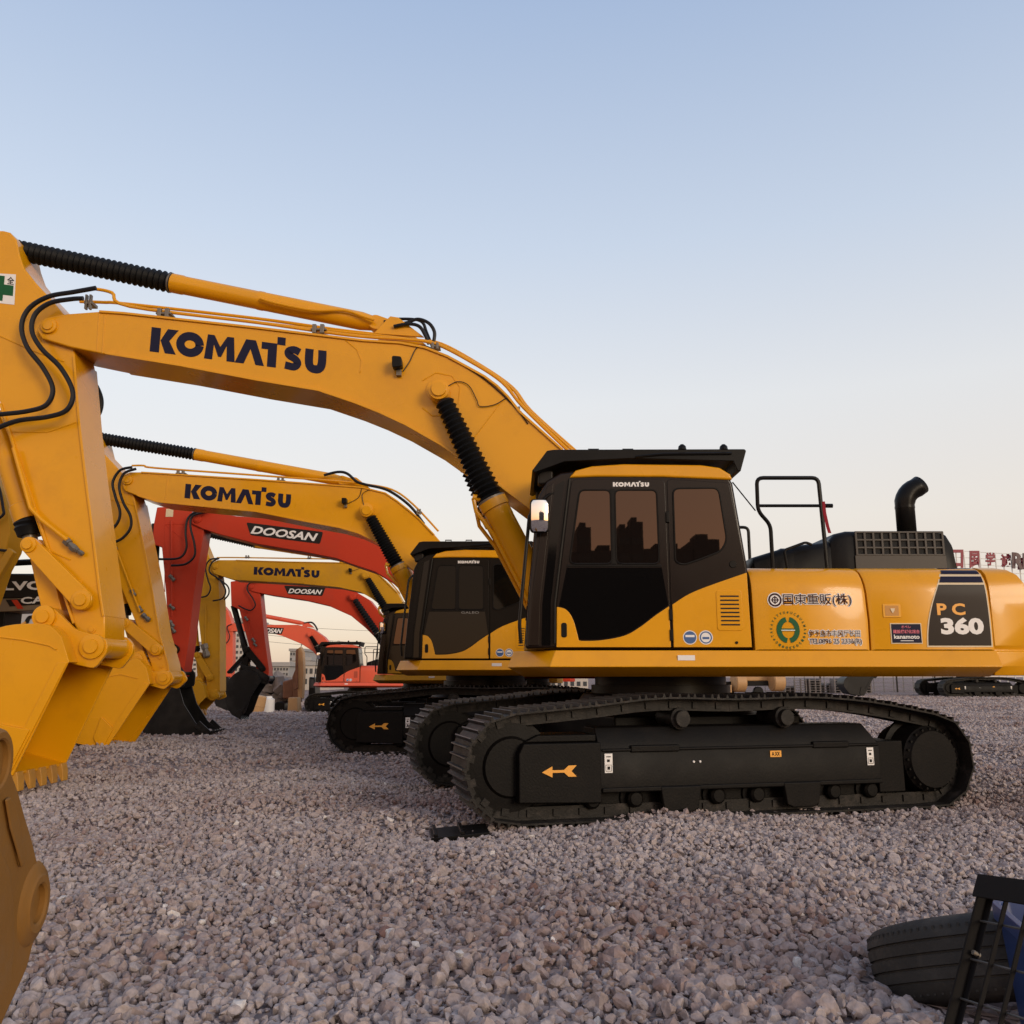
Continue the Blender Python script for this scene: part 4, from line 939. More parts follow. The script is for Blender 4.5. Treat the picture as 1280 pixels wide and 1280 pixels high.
# 2: second yellow machine
M2 = empty("excavator", (-.46, 14.5, .05), "second yellow excavator in the row, directly behind the front one with its cab showing", "excavator", ROW, s=.97)
body(M2, YELLOW, 'y', False, rad(2), .03, DARKGLASS, False)
T2 = dict(
    boom=[(153, 608), (152, 595), (162, 590), (177, 590), (195, 591), (320, 599), (429, 607), (454, 609), (482, 616), (497, 626), (511, 637), (524, 648), (543, 668), (575, 705), (590, 760), (570, 775), (548, 745), (517, 713), (499, 699), (483, 687), (469, 677), (448, 667), (424, 660), (380, 652), (320, 640), (197, 628), (172, 620), (156, 614)],
    arm=[(112, 537), (119, 537), (124, 546), (129, 566), (147, 585), (160, 600), (169, 625), (178, 670), (190, 730), (200, 792), (211, 830), (213, 848), (205, 857), (197, 850), (190, 835), (173, 787), (137, 700), (110, 612), (92, 580), (92, 550), (102, 538)],
    aseam=[[(118, 622), (145, 626), (168, 632)]],
    seam=[[(210, 592), (206, 629)], [(455, 664), (478, 636)]],
    btop=(3, 12), bbot=(17, 26), afront=(6, 11),
    word=((230.5, 623), (363, 635.5), (232.5, 600)),
    bpins=[(160, 600, .085, .05), (458, 637, .115, .03)], apins=[(195, 812, .10, .05), (200, 822, .035, .02), (202, 833, .035, .02), (205, 847, .12, .06)],
    acyl=((125, 548), (245, 568), (428, 601), .105, .10), abn=36,
    bcyl=((459, 639), (497, 708), (540, 790), .10, .135, .125), bbn=20,
    kcyl=((136, 690), (154, 757), (156, 774), .12, 'y'),
    links=[((156, 779), (195, 812), .085, .10, .33, 'alink'), ((156, 780), (171, 825), .09, .10, .28, 'hlink')],
    bucket=dict(hw=.5, shell=[(187, 855), (182, 835), (170, 824), (150, 832), (110, 845), (72, 860), (58, 890), (78, 925), (126, 934)],
                ear=[(178, 812), (190, 840), (212, 838), (218, 850), (205, 862), (184, 856), (160, 835), (163, 817)], ev=.32, pins=[(171, 825, .11), (205, 847, .12)],
                lip=((126, 932), (130, 948)), side=[(143, 911), (127, 940), (118, 922), (128, 896)],
                rim=[(187, 856), (130, 941), (122, 938), (179, 853)], seams=[[(115, 850), (150, 843), (172, 848)]]),
    pipes=[([(165, 582), (180, 582), (195, 585), (320, 594), (428, 602), (455, 605), (490, 612), (516, 630), (548, 664)], -.22, .017)],
    apipes=[([(143, 680), (175, 765)], -.31, .016)], afit=[(173, 178, 758, 765), (164, 169, 737, 745), (141, 146, 680, 688), (178, 187, 768, 776)],
    clamps=[(219, 232, 588, 594), (345, 356, 597, 603), (520, 527, 636, 643)],
    hoses=[([(165, 584), (150, 588), (141, 603), (144, 620), (150, 640), (146, 655), (132, 668)], -.42, .024), ([(170, 586), (155, 592), (149, 608), (154, 628), (163, 645), (163, 660), (154, 672), (143, 678)], -.44, .024),
           ([(405, 594), (422, 590), (434, 592), (446, 602), (458, 606), (485, 613), (512, 632), (530, 655)], -.24, .024)],
    wires=[([(434, 630), (448, 622), (452, 611)], -.32, .006), ([(455, 632), (453, 618), (462, 612)], -.33, .006)], lamp=(431, 627, .05))
working_arm(M2, T2, YELLOW)

# 3: red machine behind it
D1 = empty("excavator", (.1, 17.8, .0), "nearest red excavator, with a black bucket, between two yellow ones", "excavator", ROW, s=.97)
body(D1, RED, 'd')
TD1 = dict(bh=.29, ah=.23,
    boom=[(240, 655), (239, 646), (250, 640), (269, 641), (295, 645), (360, 650), (420, 655), (452, 660), (478, 673), (502, 694), (530, 722), (556, 758), (560, 785), (540, 775), (490, 728), (469, 715), (439, 705), (420, 698), (380, 690), (321, 680), (274, 668), (253, 661)],
    arm=[(196, 634), (215, 633), (235, 636), (250, 648), (255, 662), (253, 675), (248, 705), (242, 744), (236, 800), (230, 838), (226, 846), (219, 845), (215, 832), (209, 770), (206, 725), (202, 684), (190, 680), (192, 655)],
    aseam=[[(206, 655), (245, 655)], [(206, 638), (206, 740)], [(206, 655), (238, 682)]],
    plate=[(308, 653), (404, 665), (400, 680), (313, 669)], pword=((313, 667), (396, 677), (315, 657)),
    bpins=[(247, 649, .08, .05)], apins=[(221, 817, .12, .01), (222, 840, .09, .05)],
    acyl=((205, 632), (300, 630), (430, 648), .085, .085), boot=False,
    bcyl=((504, 712), (535, 770), (560, 830), .09, .11, .11), blackcyl=True, bboot=False,
    kcyl=((195, 655), (192, 730), (188, 790), .09, 'k'), links=[((188, 790), (219, 812), .07, .08, .30, 'alink'), ((188, 790), (200, 850), .08, .08, .26, 'hlink')], linkmat=BLACK,
    bucket=dict(hw=.36, mat=BUCKBLK, toothmat=BUCKBLK, mouth=[(245, 904), (230, 880)], shell=[(221, 848), (212, 846), (198, 858), (184, 885), (178, 906), (185, 921), (210, 929), (240, 928), (260, 916)],
                ear=[(200, 840), (214, 862), (230, 858), (232, 842), (224, 832), (208, 834)], ev=.30, pins=[(222, 840, .10)],
                lip=((257, 918), (268, 913)), side=[(244, 908), (258, 922), (264, 914), (250, 901)]),
    apipes=[([(214, 650), (215, 770)], -.29, .012)], afit=[(212, 218, 719, 726), (212, 218, 756, 762), (212, 217, 776, 784), (214, 219, 784, 791)],
    hoses=[([(262, 638), (245, 640), (235, 648), (232, 665), (233, 685), (225, 697), (205, 699), (190, 698)], -.40, .024), ([(258, 640), (241, 645), (238, 658), (243, 680), (243, 695), (232, 705), (214, 707)], -.42, .024)],
    lamp=None)
TD1.pop('lamp')
working_arm(D1, TD1, RED)
def patch(px0, px1, py0, py1, Y, m, name, parent, label=None):
    a, b = at(px0, py1, Y), at(px1, py0, Y); r = parent.parent if parent.parent else parent
    s = r.scale.x; a, b = (a - r.location) / s, (b - r.location) / s
    return MB().box(a.x, b.x, a.y - .003, a.y, a.z, b.z).build(name, m, parent, smooth=0)
armD1 = [c for c in D1.children if c.name.startswith("arm") and "cyl" not in c.name][0]
st_ = patch(207, 217, 636, 646, 17.8 - .23 * .97 - .004, CREAM, "warning_sticker", armD1)

# 4: third yellow machine
M3 = empty("excavator", (-2.0, 21.2, .0), "smallest yellow excavator, its boom lettering between two red booms", "excavator", ROW, s=.87)
body(M3, YELLOW2, 'y')
TM3 = dict(
    boom=[(264, 712), (265, 704), (272, 700), (295, 700), (360, 702), (420, 703), (439, 704), (457, 708), (470, 715), (480, 724), (497, 741), (510, 765), (512, 785), (500, 785), (490, 771), (478, 758), (465, 748), (451, 740), (424, 734), (380, 730), (292, 725), (267, 717)],
    arm=[(248, 664), (252, 664), (255, 680), (262, 697), (270, 708), (273, 723), (275, 760), (275, 807), (275, 864), (270, 873), (263, 874), (259, 862), (256, 840), (251, 800), (246, 757), (240, 720), (236, 695), (240, 675)],
    btop=(3, 10), bbot=(15, 19), afront=(3, 8),
    word=((317, 718.5), (399, 722.5), (317.8, 706)),
    bpins=[(269, 708, .08, .05), (457, 718, .10, .03)], apins=[(269, 866, .10, .05), (262, 846, .08, .04)],
    acyl=((254, 666), (320, 681), (425, 697), .10, .09), abn=30,
    bcyl=((457, 719), (482, 761), (502, 800), .09, .13, .12), bbn=16,
    kcyl=((241, 770), (244, 808), (246, 817), .11, 'y'),
    links=[((246, 819), (262, 847), .085, .09, .32, 'alink'), ((246, 819), (249, 852), .09, .09, .28, 'hlink')],
    bucket=dict(hw=.52, shell=[(257, 872), (254, 858), (244, 850), (226, 854), (212, 866), (210, 880), (222, 890), (240, 890)],
                ear=[(246, 844), (258, 862), (272, 862), (275, 872), (264, 876), (248, 866), (240, 856)], ev=.3, pins=[(249, 852, .10), (268, 868, .11)], lip=((239, 888), (242, 896)), side=[(248, 876), (240, 892), (235, 882)]),
    pipes=[([(271, 697), (300, 697), (420, 699), (440, 701), (462, 707), (482, 722), (500, 742)], -.24, .018)],
    apipes=[([(257, 755), (257, 808)], -.29, .014)], afit=[(255, 259, 805, 822)],
    clamps=[(306, 312, 694, 698), (384, 389, 695, 699)],
    hoses=[([(272, 698), (262, 700), (257, 710), (260, 725), (263, 735), (258, 745), (243, 747)], -.40, .022), ([(274, 698), (265, 703), (262, 715), (275, 725), (282, 738), (278, 748), (266, 751)], -.42, .022), ([(270, 722), (284, 732), (286, 742), (280, 750)], -.30, .022)],
    wires=[([(439, 714), (448, 711), (453, 707)], -.32, .006)], lamp=(438, 713, .05))
working_arm(M3, TM3, YELLOW2)

# 5: second red machine
D2 = empty("excavator", (-1.6, 24.5, -.02), "second red excavator, behind the smallest yellow one, black bucket resting on its teeth", "excavator", ROW, s=.90)
body(D2, RED, 'd')
TD2 = dict(bh=.28, ah=.23,
    boom=[(310, 737), (309, 730), (316, 727), (340, 727), (400, 730), (440, 737), (462, 750), (478, 770), (492, 800), (488, 830), (478, 815), (472, 800), (457, 785), (439, 770), (410, 757), (380, 750), (339, 744), (318, 740)],
    arm=[(288, 727), (300, 725), (318, 728), (325, 740), (327, 761), (331, 800), (336, 836), (336, 851), (330, 853), (324, 845), (311, 807), (299, 762), (289, 757)],
    plate=[(355, 732), (407, 734), (403, 745), (360, 743)], pword=((360, 741.5), (402, 743.2), (361, 735.5)),
    bpins=[(314, 733, .08, .05), (448, 758, .10, .03)], apins=[(333, 848, .09, .05)],
    acyl=((300, 724), (350, 716), (430, 730), .08, .08), boot=False,
    bcyl=((441, 746), (472, 792), (484, 812), .10, .12, .12), blackcyl=True, bbn=14,
    kcyl=((292, 757), (306, 808), (312, 835), .09, 'k'), linkmat=BLACK,
    links=[((308, 812), (328, 836), .10, .09, .30, 'alink'), ((308, 812), (298, 852), .10, .10, .26, 'hlink'), ((308, 815), (285, 840), .05, .05, .2, 'hlink')],
    bucket=dict(hw=.40, mat=BUCKBLK, toothmat=BUCKBLK, mouth=[(307, 890), (314, 870)], shell=[(326, 852), (321, 842), (304, 838), (290, 846), (281, 862), (283, 880), (290, 893), (299, 898)],
                ear=[(298, 830), (318, 852), (334, 856), (338, 846), (318, 834)], ev=.3, pins=[(333, 848, .1)],
                lip=((298, 896), (304, 904)), side=[(306, 884), (300, 900), (294, 890)]),
    apipes=[([(306, 760), (317, 805)], -.27, .012)], afit=[(306, 310, 771, 776), (315, 319, 798, 803), (317, 321, 804, 808)],
    hoses=[([(322, 727), (312, 729), (309, 737), (316, 748), (319, 757), (312, 763), (298, 757)], -.38, .022)])
working_arm(D2, TD2, RED)

# 6: far orange red machine, on slightly lower ground
D3 = empty("excavator", (-7.55, 41, -.45), "far orange red excavator at the end of the row, small whole cab showing", "excavator", ROW, s=.98)
body(D3, ORANGE, 'd', False, 0.0, .75)
TD3 = dict(bh=.28, ah=.23,
    boom=[(283, 789), (284, 781), (292, 779), (330, 781), (372, 781), (391, 786), (405, 796), (413, 806), (418, 822), (416, 835), (408, 834), (401, 826), (391, 814), (377, 805), (353, 795), (330, 789)],
    arm=[(274, 760), (279, 757), (285, 764), (289, 776), (291, 790), (291, 831), (289, 848), (283, 852), (278, 840), (274, 800), (272, 780)],
    plate=[(318, 783), (355, 785), (352, 793), (320, 791)], pword=((320, 790.4), (352, 791.8), (321, 784.6)),
    bpins=[(286, 785, .1, .05)],
    acyl=((279, 762), (330, 770), (378, 779), .07, .10), boot=False,
    bcyl=((387, 793), (396, 808), (402, 822), .10, .13, .13), blackcyl=True, bbn=12,
    bucket=dict(hw=.6, mat=BUCKBLK, toothmat=BUCKBLK, shell=[(290, 852), (284, 846), (272, 850), (266, 866), (270, 882), (284, 888)], lip=((284, 886), (288, 890))),
    hoses=[([(380, 779), (389, 778), (394, 782), (397, 788)], -.1, .04), ([(290, 780), (284, 784), (287, 795), (284, 803), (276, 806)], -.38, .025)])
working_arm(D3, TD3, ORANGE)

# far right: the same kind of machine beyond the yard, copied with all its parts
def copy_tree(o, parent=None, depth=0):
    c = o.copy(); C.objects.link(c)
    if parent is not None: c.parent = parent
    for ch in list(o.children): copy_tree(ch, c, depth + 1)
    return c
FR = copy_tree(M2)
FR.location = (27.6, 54.0, .0); FR.scale = (1.12, 1.12, 1.12)
tag(FR, "far dark tracked excavator seen under the rear of the nearest machine", "excavator", "excavators on the far side of the yard")
for c in FR.children:
    if c.name.startswith("bucket"):
        for q in (c, *c.children):
            if q.type == 'MESH':
                q.material_slots[0].link = 'OBJECT'; q.material_slots[0].material = BUCKBLK

# ------------------------------------------------------------------ left edge: two machines mostly outside the picture
def P2(px, py, Y): q = at(px, py, Y); return (q.x, q.z)
YA = 12.2
ea = empty("excavator", (at(-40, 900, YA).x, YA, 0), "dull yellow excavator cut by the left edge, only its rounded arm plate and hoses showing", "excavator")
def loc(P, Y): return [(P2(x, y, Y)[0] - ea.location.x, P2(x, y, Y)[1]) for x, y in P]
hd_ = MB().prism(loc([(-40, 572), (-14, 586), (4, 604), (14, 622), (20, 645), (23, 668), (18, 690), (6, 712), (-16, 775), (-46, 872), (-58, 884), (-72, 880), (-92, 800), (-108, 700), (-106, 620), (-76, 574)], YA), -.20, .20).build("arm", YELLOW2, ea, .02)
MB().prism(loc([(-20, 612), (-140, 588), (-330, 520), (-560, 430), (-760, 420), (-900, 560), (-960, 760), (-860, 760), (-780, 600), (-620, 520), (-400, 590), (-150, 660), (-30, 652)], YA), -.27, .27).build("boom", YELLOW2, ea, .02)
MB().prism(roundpoly(loc([(-52, 866), (-40, 884), (-92, 934), (-150, 926), (-172, 890), (-150, 858), (-90, 850)], YA), .15), -.5, .5).build("bucket", YELLOW2, ea, .02)
MB().prism(loc([(25, 688), (32, 694), (12, 728), (-12, 770), (-40, 830), (-52, 824), (-18, 755), (6, 716)], YA), -.30, -.2).build("arm_link", YELLOW2, ea, .015)
c_ = loc([(-1, 625)], YA)[0]
MB().lathe((c_[0], -.27, c_[1]), (c_[0], -.2, c_[1]), [(0, .03), (.001, .07), (.3, .075), (.32, .11), (1, .12)], 20).build("arm_pin", YELLOW2, hd_)
for P in ([(-10, 606), (2, 606), (12, 612), (18, 640), (18, 648), (8, 655), (-6, 662)], [(-6, 684), (4, 688), (14, 691), (24, 692)]):
    MB().tube(spl([(q[0], -.28, q[1]) for q in loc(P, YA)], 6), .02, 8).build("hydraulic_hose", HOSE, ea)

YV = 13.4
vb = empty("excavator", (at(-20, 900, YV).x, YV, 0), "dark grey excavator cut by the left edge, its white lettered boom seen between bucket links", "excavator")
def locv(P, Y=YV): return [(P2(x, y, Y)[0] - vb.location.x, P2(x, y, Y)[1]) for x, y in P]
vo = MB().prism(locv([(-560, 700), (-170, 716), (105, 722), (105, 748), (-170, 754), (-560, 752)]), -.28, .28).build("boom", GREYDK, vb, .015)
MB().prism(locv([(-560, 752.3), (-170, 754.3), (105, 748.3), (105, 762), (-170, 775), (-560, 782)]), -.275, .275).build("boom_lower_plate", TAUPE, vb, .01)
q = Vector((0, -.284, 0))
def pv(x, y): a = locv([(x, y)])[0]; return Vector((a[0], 0, a[1]))
stamp(geo("VOLVO", .04), pv(-24, 741), pv(68, 739.5), pv(-24, 730), q).build("boom_lettering", WHITE, vo, smooth=0)
stamp(geo("CAT" if False else "CA 360", .03), pv(39, 757), pv(104, 754), pv(38.5, 748.5), q).build("model_lettering", WHITE, vo, smooth=0)
MB().prism(locv([(27, 752), (34, 751.6), (42, 762.5), (35, 763)]), -.281, -.276).build("red_flash", RED, vb, smooth=0)
MB().prism(locv([(20, 751.5), (105, 748.6), (105, 754.5), (25, 760)]), -.279, -.276).build("dark_flash", GREYDK, vb, smooth=0)
MB().tube([Vector((pv(-120, 712).x, 0, pv(-120, 712).z)), Vector((pv(30, 703).x, 0, pv(30, 703).z)), Vector((pv(100, 700).x, 0, pv(100, 700).z))], .05, 10).tube([pv(-150, 718), pv(100, 719)], .02, 8).build("boom_cylinder", BLACK, vb)
MB().box(-.28, .28, -.24, .24, -.3, pv(0, 764).z - .01).build("boom_stand", BLACK, vb, .02)
MB().box(-4.3, -3.6, -.3, .3, -.3, pv(-350, 764).z - .01).build("boom_stand", BLACK, vb, .02)
# pale hoarding behind it
hb = empty("hoarding", (at(10, 800, 20).x, 20.0, 0), "pale printed hoarding board under the grey boom at left edge", "hoarding")
a, b = at(-60, 840, 20), at(56, 766, 20)
hp = MB().box(a.x - hb.location.x, b.x - hb.location.x, 0, .05, .35, b.z).build("board", WHITEP, hb, .006)
for u in (-.9, .3): MB().box(u, u + .07, .055, .12, -.05, b.z - .1).build("post", BLACK, hb, .005)
ar = MB()
def ph(x, y): w_ = at(x, y, 20); return Vector((w_.x - hb.location.x, -.006, w_.z))
for rr in (6, 10, 14):
    ar.tube(spl([ph(33 + rr * 1.1, 774 - rr * .2), ph(38 - rr * .1, 775 - rr * .3), ph(36 - rr * .4, 784 - rr * .2), ph(35 - rr * .5, 792)], 5), .02, 4)
ar.build("printed_arcs", GREYDK, hp)
yw = MB(); yw.tube(spl([ph(12, 782), ph(18, 778), ph(26, 781), ph(33, 778)], 5), .035, 5); yw.build("printed_wave", ORANGEDEC, hp)

# ------------------------------------------------------------------ near left: worn bucket lying with its ear and pin boss towards us
wb0 = at(46, 1130, 2.27)
wb = empty("bucket", (wb0.x, wb0.y, -.02), "worn brownish yellow bucket ear with open pin hole, nearest the camera at left", "bucket")
nB = Vector((.985, .15, 0)).normalized(); eB = Vector((-nB.y, nB.x, 0)); zB = Vector((0, 0, 1)); camP = Vector((0, 0, CAMH))
def onp(px, py, lift=0.0):
    d = at(px, py, 1.0) - camP; t_ = (wb0 + nB * lift - camP).dot(nB) / d.dot(nB); return camP + d * t_
def slab(mb, P, l0, l1):
    A = [onp(x, y, 0) - wb.location for x, y in P]
    return mb.loft([[p + nB * l0 for p in A], [p + nB * l1 for p in A]])
E1 = spl([(-6, 905, 0), (6, 922, 0), (13, 945, 0), (16, 966, 0), (24, 988, 0), (32, 1018, 0), (41, 1048, 0), (48, 1078, 0), (52, 1105, 0), (53, 1135, 0), (50, 1160, 0), (42, 1182, 0), (34, 1212, 0), (18, 1248, 0), (2, 1284, 0), (-14, 1330, 0)], 3)
E1 = [(p.x, p.y) for p in E1] + [(-140, 1700), (-420, 1600), (-380, 1050), (-150, 860)]
be = slab(MB(), E1, -.06, 0).build("bucket_ear", WORN, wb, .010, segs=3)
def ringp(px, py, prof, m, name, par, seg=36, cap=False):
    c0 = onp(px, py) - wb.location
    return MB().loft([[c0 + nB * t_ + (eB * math.cos(a_) + zB * math.sin(a_)) * r_ for a_ in [2 * math.pi * k / seg for k in range(seg)]] for t_, r_ in prof], cap).build(name, m, par, smooth=35)
ringp(41, 1130, [(-.055, .044), (.012, .044), (.017, .049), (.017, .064), (.011, .070), (.008, .084), (.003, .090), (-.002, .096)], WORN, "pin_boss", be)
ringp(41, 1130, [(-.05, .044), (-.052, .0)], GREYDK, "boss_bore", be)
ringp(-8, 955, [(-.055, .050), (.010, .050), (.014, .054), (.014, .066), (.010, .071), (-.002, .076)], WORN, "pin_boss", be)
ringp(-8, 955, [(-.05, .052), (-.052, .0)], HOLE, "boss_bore", be)
slab(MB(), [(2, 1000), (8, 996), (14, 1005), (20, 1030), (25, 1060), (27, 1080), (22, 1084), (16, 1062), (8, 1035)], .0, .010).build("wear_rib", WORN, be, .006, segs=3)
slab(MB(), [(-60, 1040), (-8, 1060), (4, 1085), (9, 1120), (11, 1170), (6, 1230), (-10, 1290), (-120, 1400)], .0, .014).build("stiffener_plate", WORN, be, .008, segs=3)
sB = MB(); cv = [(-.62, .0), (-.75, .3), (-.6, .62), (-.35, .75), (-.25, .68), (-.5, .3), (-.45, .0)]
sB.loft([[eB * x + nB * -y + zB * z for x, z in cv] for y in (.02, .9)]).build("bucket_shell", WORN, wb, .02)
slab(MB(), E1, -.50, -.44).build("bucket_ear", WORN, wb, .010)
# ------------------------------------------------------------------ near right: tyre, wire panel, blue crate
tc_ = at(1228, 1207, 3.55)
ty = empty("tyre", (tc_.x + .065, 3.62, .015), "dusty black worn tyre lying on the stones behind the wire panel", "tyre")
prof = []
W, Ro, Ri = .29, .43, .27
half = [(Ri, -.085), (Ri + .02, -.125), (Ri + .07, -.143), (Ro - .065, -.139), (Ro - .035, -.130), (Ro - .017, -.116), (Ro - .005, -.094)]
tread = []
for g_ in (-.066, -.022, .022, .066):
    tread += [(Ro + .001, g_ - .005), (Ro - .007, g_ - .003), (Ro - .007, g_ + .003), (Ro + .001, g_ + .005)]
prof = half + tread + [(r_, -z_) for r_, z_ in reversed(half)] + [(Ri - .012, .06), (Ri - .012, -.06)]
tm = MB(); ns = 64
tm.loft([[(r_ * math.cos(2 * math.pi * k / ns), r_ * math.sin(2 * math.pi * k / ns), z_) for r_, z_ in prof] for k in range(ns)] + [[(r_, 0, z_) for r_, z_ in prof]], cap=False)
to = tm.build("tyre_carcass", TYRE, ty, smooth=32)
to.rotation_euler = (rad(-21), rad(-3), 0); to.location = (0, 0, .075)
sp = MB()
for k in range(90):
    a_ = 2 * math.pi * k / 90; R = Matrix.Rotation(a_, 3, 'Z')
    for z0, z1 in ((.075, .118), (-.118, -.075)):
        sp.box(Ro - .02, Ro - .0055 - .004 * (abs(z0) > .09), -.004, .004, z0 * .92, z1 * .92, R)
so = sp.build("shoulder_tread", TYRE, to, smooth=0)

YP = 2.35
wp = empty("wire_panel", (at(1250, 1250, YP).x, YP, 0), "black steel frame panel with thin wire grid leaning in front of the tyre", "wire panel")
P0 = at(1233, 1098, YP + .10); d1_ = Vector((-.44, -.20, -.87)).normalized(); d2_ = (at(1330, 1124, YP - .16) - P0).normalized()
d2_ = (d2_ - d1_ * d2_.dot(d1_)).normalized(); d3_ = d1_.cross(d2_)
Rm = Matrix((d2_, d3_, -d1_)).transposed(); og = P0 - wp.location
Hh, Ww = 0.98, .62
fr = MB().box(0, .007, -.016, .016, -Hh, .0, Rm, og).box(0.007, .024, -.016, -.012, -Hh, -.007, Rm, og).box(0.007, Ww, -.022, .022, -.007, 0, Rm, og).box(0.0, Ww, .022, .028, -.06, 0.0, Rm, og).box(Ww - .05, Ww, -.03, .03, -Hh, 0, Rm, og).box(0, Ww, -.03, .03, -Hh, -Hh + .05, Rm, og)
fr.build("panel_frame", mat("matte_black_steel", (.010, .009, .009), .6, spec=.08, var=.2), wp, .002)
wr = MB()
def pp(u, w_, v=0): return Rm @ Vector((u, v, w_)) + og
for k in range(1, 9): wr.tube([pp(0, -.03 - k * .098 + .02, -.008), pp(Ww, -.03 - k * .098 + .02, -.008)], .0032, 6)
wr.build("wire_mesh", WIRE, wp)
wq = MB()
for k in range(1, 8): wq.box(.012 + k * .075 - .0025, .012 + k * .075 + .0025, -.006, .006, -Hh, -.03, Rm, og)
wq.build("wire_bars", bpy.data.materials["matte_black_steel"], wp, .001, segs=1)
MB().lathe(pp(.018, -.19, -.0), pp(.018, -.19, -.02), [(0, .006), (1, .006)], 10).build("frame_bolt", CHROME, wp)

YC = 2.95
bc_ = at(1375, 1240, YC)
bl = empty("plastic_crate", (bc_.x, YC + .05, -.02), "blue plastic crate behind the wire panel at the lower right corner", "crate", rz=rad(-14))
zt = at(1262, 1155, YC).z + .02
MB().loft([rr_ for rr_ in [[(x, y, z) for x, y in rrect(-.20 - e_, .36 + e_, -.2 - e_, .2 + e_, .04)] for z, e_ in ((0, -.03), (zt - .06, 0), (zt - .055, .015), (zt, .018), (zt, -.005), (zt - .12, -.02))]]).build("crate_body", BLUEPL, bl, .004)
rb_ = MB()
for k in range(6): rb_.box(-.18 + k * .095, -.165 + k * .095, -.222, -.19, .03, zt - .08)
rb_.box(-.2, .36, -.218, -.19, zt * .5 - .01, zt * .5 + .01)
rb_.build("crate_ribs", BLUEPL, bl, .003)
# flat track shoe lying in front of the near track
pl = at(582, 1031, 7.02)
tp = MB().box(-.22, .22, -.16, .16, 0, .03).box(-.2, -.17, -.16, .16, .03, .055).box(.0, .03, -.16, .16, .03, .055)
to_ = tp.build("steel_plate", BLACK, None, .006); to_.location = (pl.x - .05, 7.05, float(hills(pl.x, 7.05)) + .02); to_.rotation_euler = (rad(3), rad(-4), rad(8))
tag(to_, "flat black steel plate lying on gravel at the front of the near track", "steel plate")

# ------------------------------------------------------------------ background, left
def building(px0, px1, py_top, Y, depth, m, label, floors, cols, group=None, base=-1.0, wm=WINDK, roof=True, ww=.55):
    a, b = at(px0, 846, Y), at(px1, py_top, Y); W_ = b.x - a.x; H_ = b.z - base
    r = empty("building", ((a.x + b.x) / 2, Y, base), label, "building", group)
    wl = MB().box(-W_ / 2, W_ / 2, 0, depth, 0, H_).build("wall", m, r, .05)
    if floors:
        wn = MB(); fh, cw = (H_ - 1.0) / floors, W_ / cols
        for i in range(floors):
            for j in range(cols):
                x = -W_ / 2 + (j + .5) * cw; z = 1.0 + (i + .5) * fh
                wn.box(x - cw * ww / 2, x + cw * ww / 2, -.06, .05, z - fh * .28, z + fh * .22)
        wn.build("window", wm, r, smooth=0)
    if roof: MB().box(-W_ / 2 - .2, W_ / 2 + .2, -.2, depth + .2, H_, H_ + .5).build("roof", CONC2, r, .03)
    return r
building(287, 306, 776, 150, 14, CONC, "pale tower block seen between the red arms", 11, 3)
building(366, 388, 826, 120, 16, CONC, "white windowless block left of the far red excavator", 0, 1)
building(361, 380, 814, 170, 16, CONC2, "grey flats rising behind the white block", 6, 5)
building(334, 361, 833, 105, 14, CONC2, "grey terrace with small windows left of the white block", 4, 7)
building(379, 412, 832, 110, 10, CONC, "low pale shed between the brown machine and far red cab", 2, 5)
building(222, 248, 806, 140, 14, CONC, "pale flats behind the gap between red arm and yellow arm", 9, 4)
building(640, 735, 838, 95, 12, CONC, "low pale workshop seen through the gap under the front machine", 2, 12)
# rusty old excavator seen head-on
og_ = empty("excavator", (at(374, 880, 44).x, 44, -.5), "old rusty brown excavator facing us with its arm folded upright", "excavator", "excavators on the far side of the yard")
def lg(P, Y=44): return [(at(x, y, Y).x - og_.location.x, at(x, y, Y).z - og_.location.z) for x, y in P]
og_.name = "excavator"
am_ = MB().prism(lg([(376, 811), (379, 809), (382, 816), (383, 842), (381, 873), (376, 874), (375, 842)]), -.6, -.1).build("arm", TAN, og_, .03)
MB().prism(lg([(374, 814), (376, 811), (376.5, 860), (373, 862)]), -.75, -.55).build("arm_rib", RUST, am_, .02)
MB().prism(lg([(364, 846), (370, 831), (373, 829), (373, 878), (365, 878)]), .2, .8).build("boom", RUST, og_, .03)
MB().tube([Vector((*lg([(378, 812)])[0][:1], -.4, lg([(378, 812)])[0][1])), Vector((lg([(381, 790)])[0][0], -.3, lg([(381, 798)])[0][1]))], .02, 5).build("hose", HOSE, og_)
MB().prism(lg([(369, 871), (380, 871), (381, 889), (376, 892), (368, 890)]), -1.4, -.6).build("bucket", TAN, og_, .05)
cb_ = MB().prism(lg([(384, 846), (391, 847), (392, 872), (383, 872)]), .4, 1.6).build("cab", GREYDK, og_, .05)
MB().prism(lg([(385.2, 848.5), (390, 849), (390.5, 860), (385, 860)]), .36, .41).build("window", WINDK, cb_, smooth=0)
MB().prism(lg([(349, 852), (363, 848), (363, 874), (349, 874)]), .6, 2.4).build("engine_hood", RUST, og_, .08)
for x0, x1 in ((346, 358), (384, 394)): MB().prism(roundpoly(lg([(x0, 877), (x1, 877), (x1, 890), (x0, 890)]), .15), -.4, 3).build("track_chain", BLACK, og_, .04)
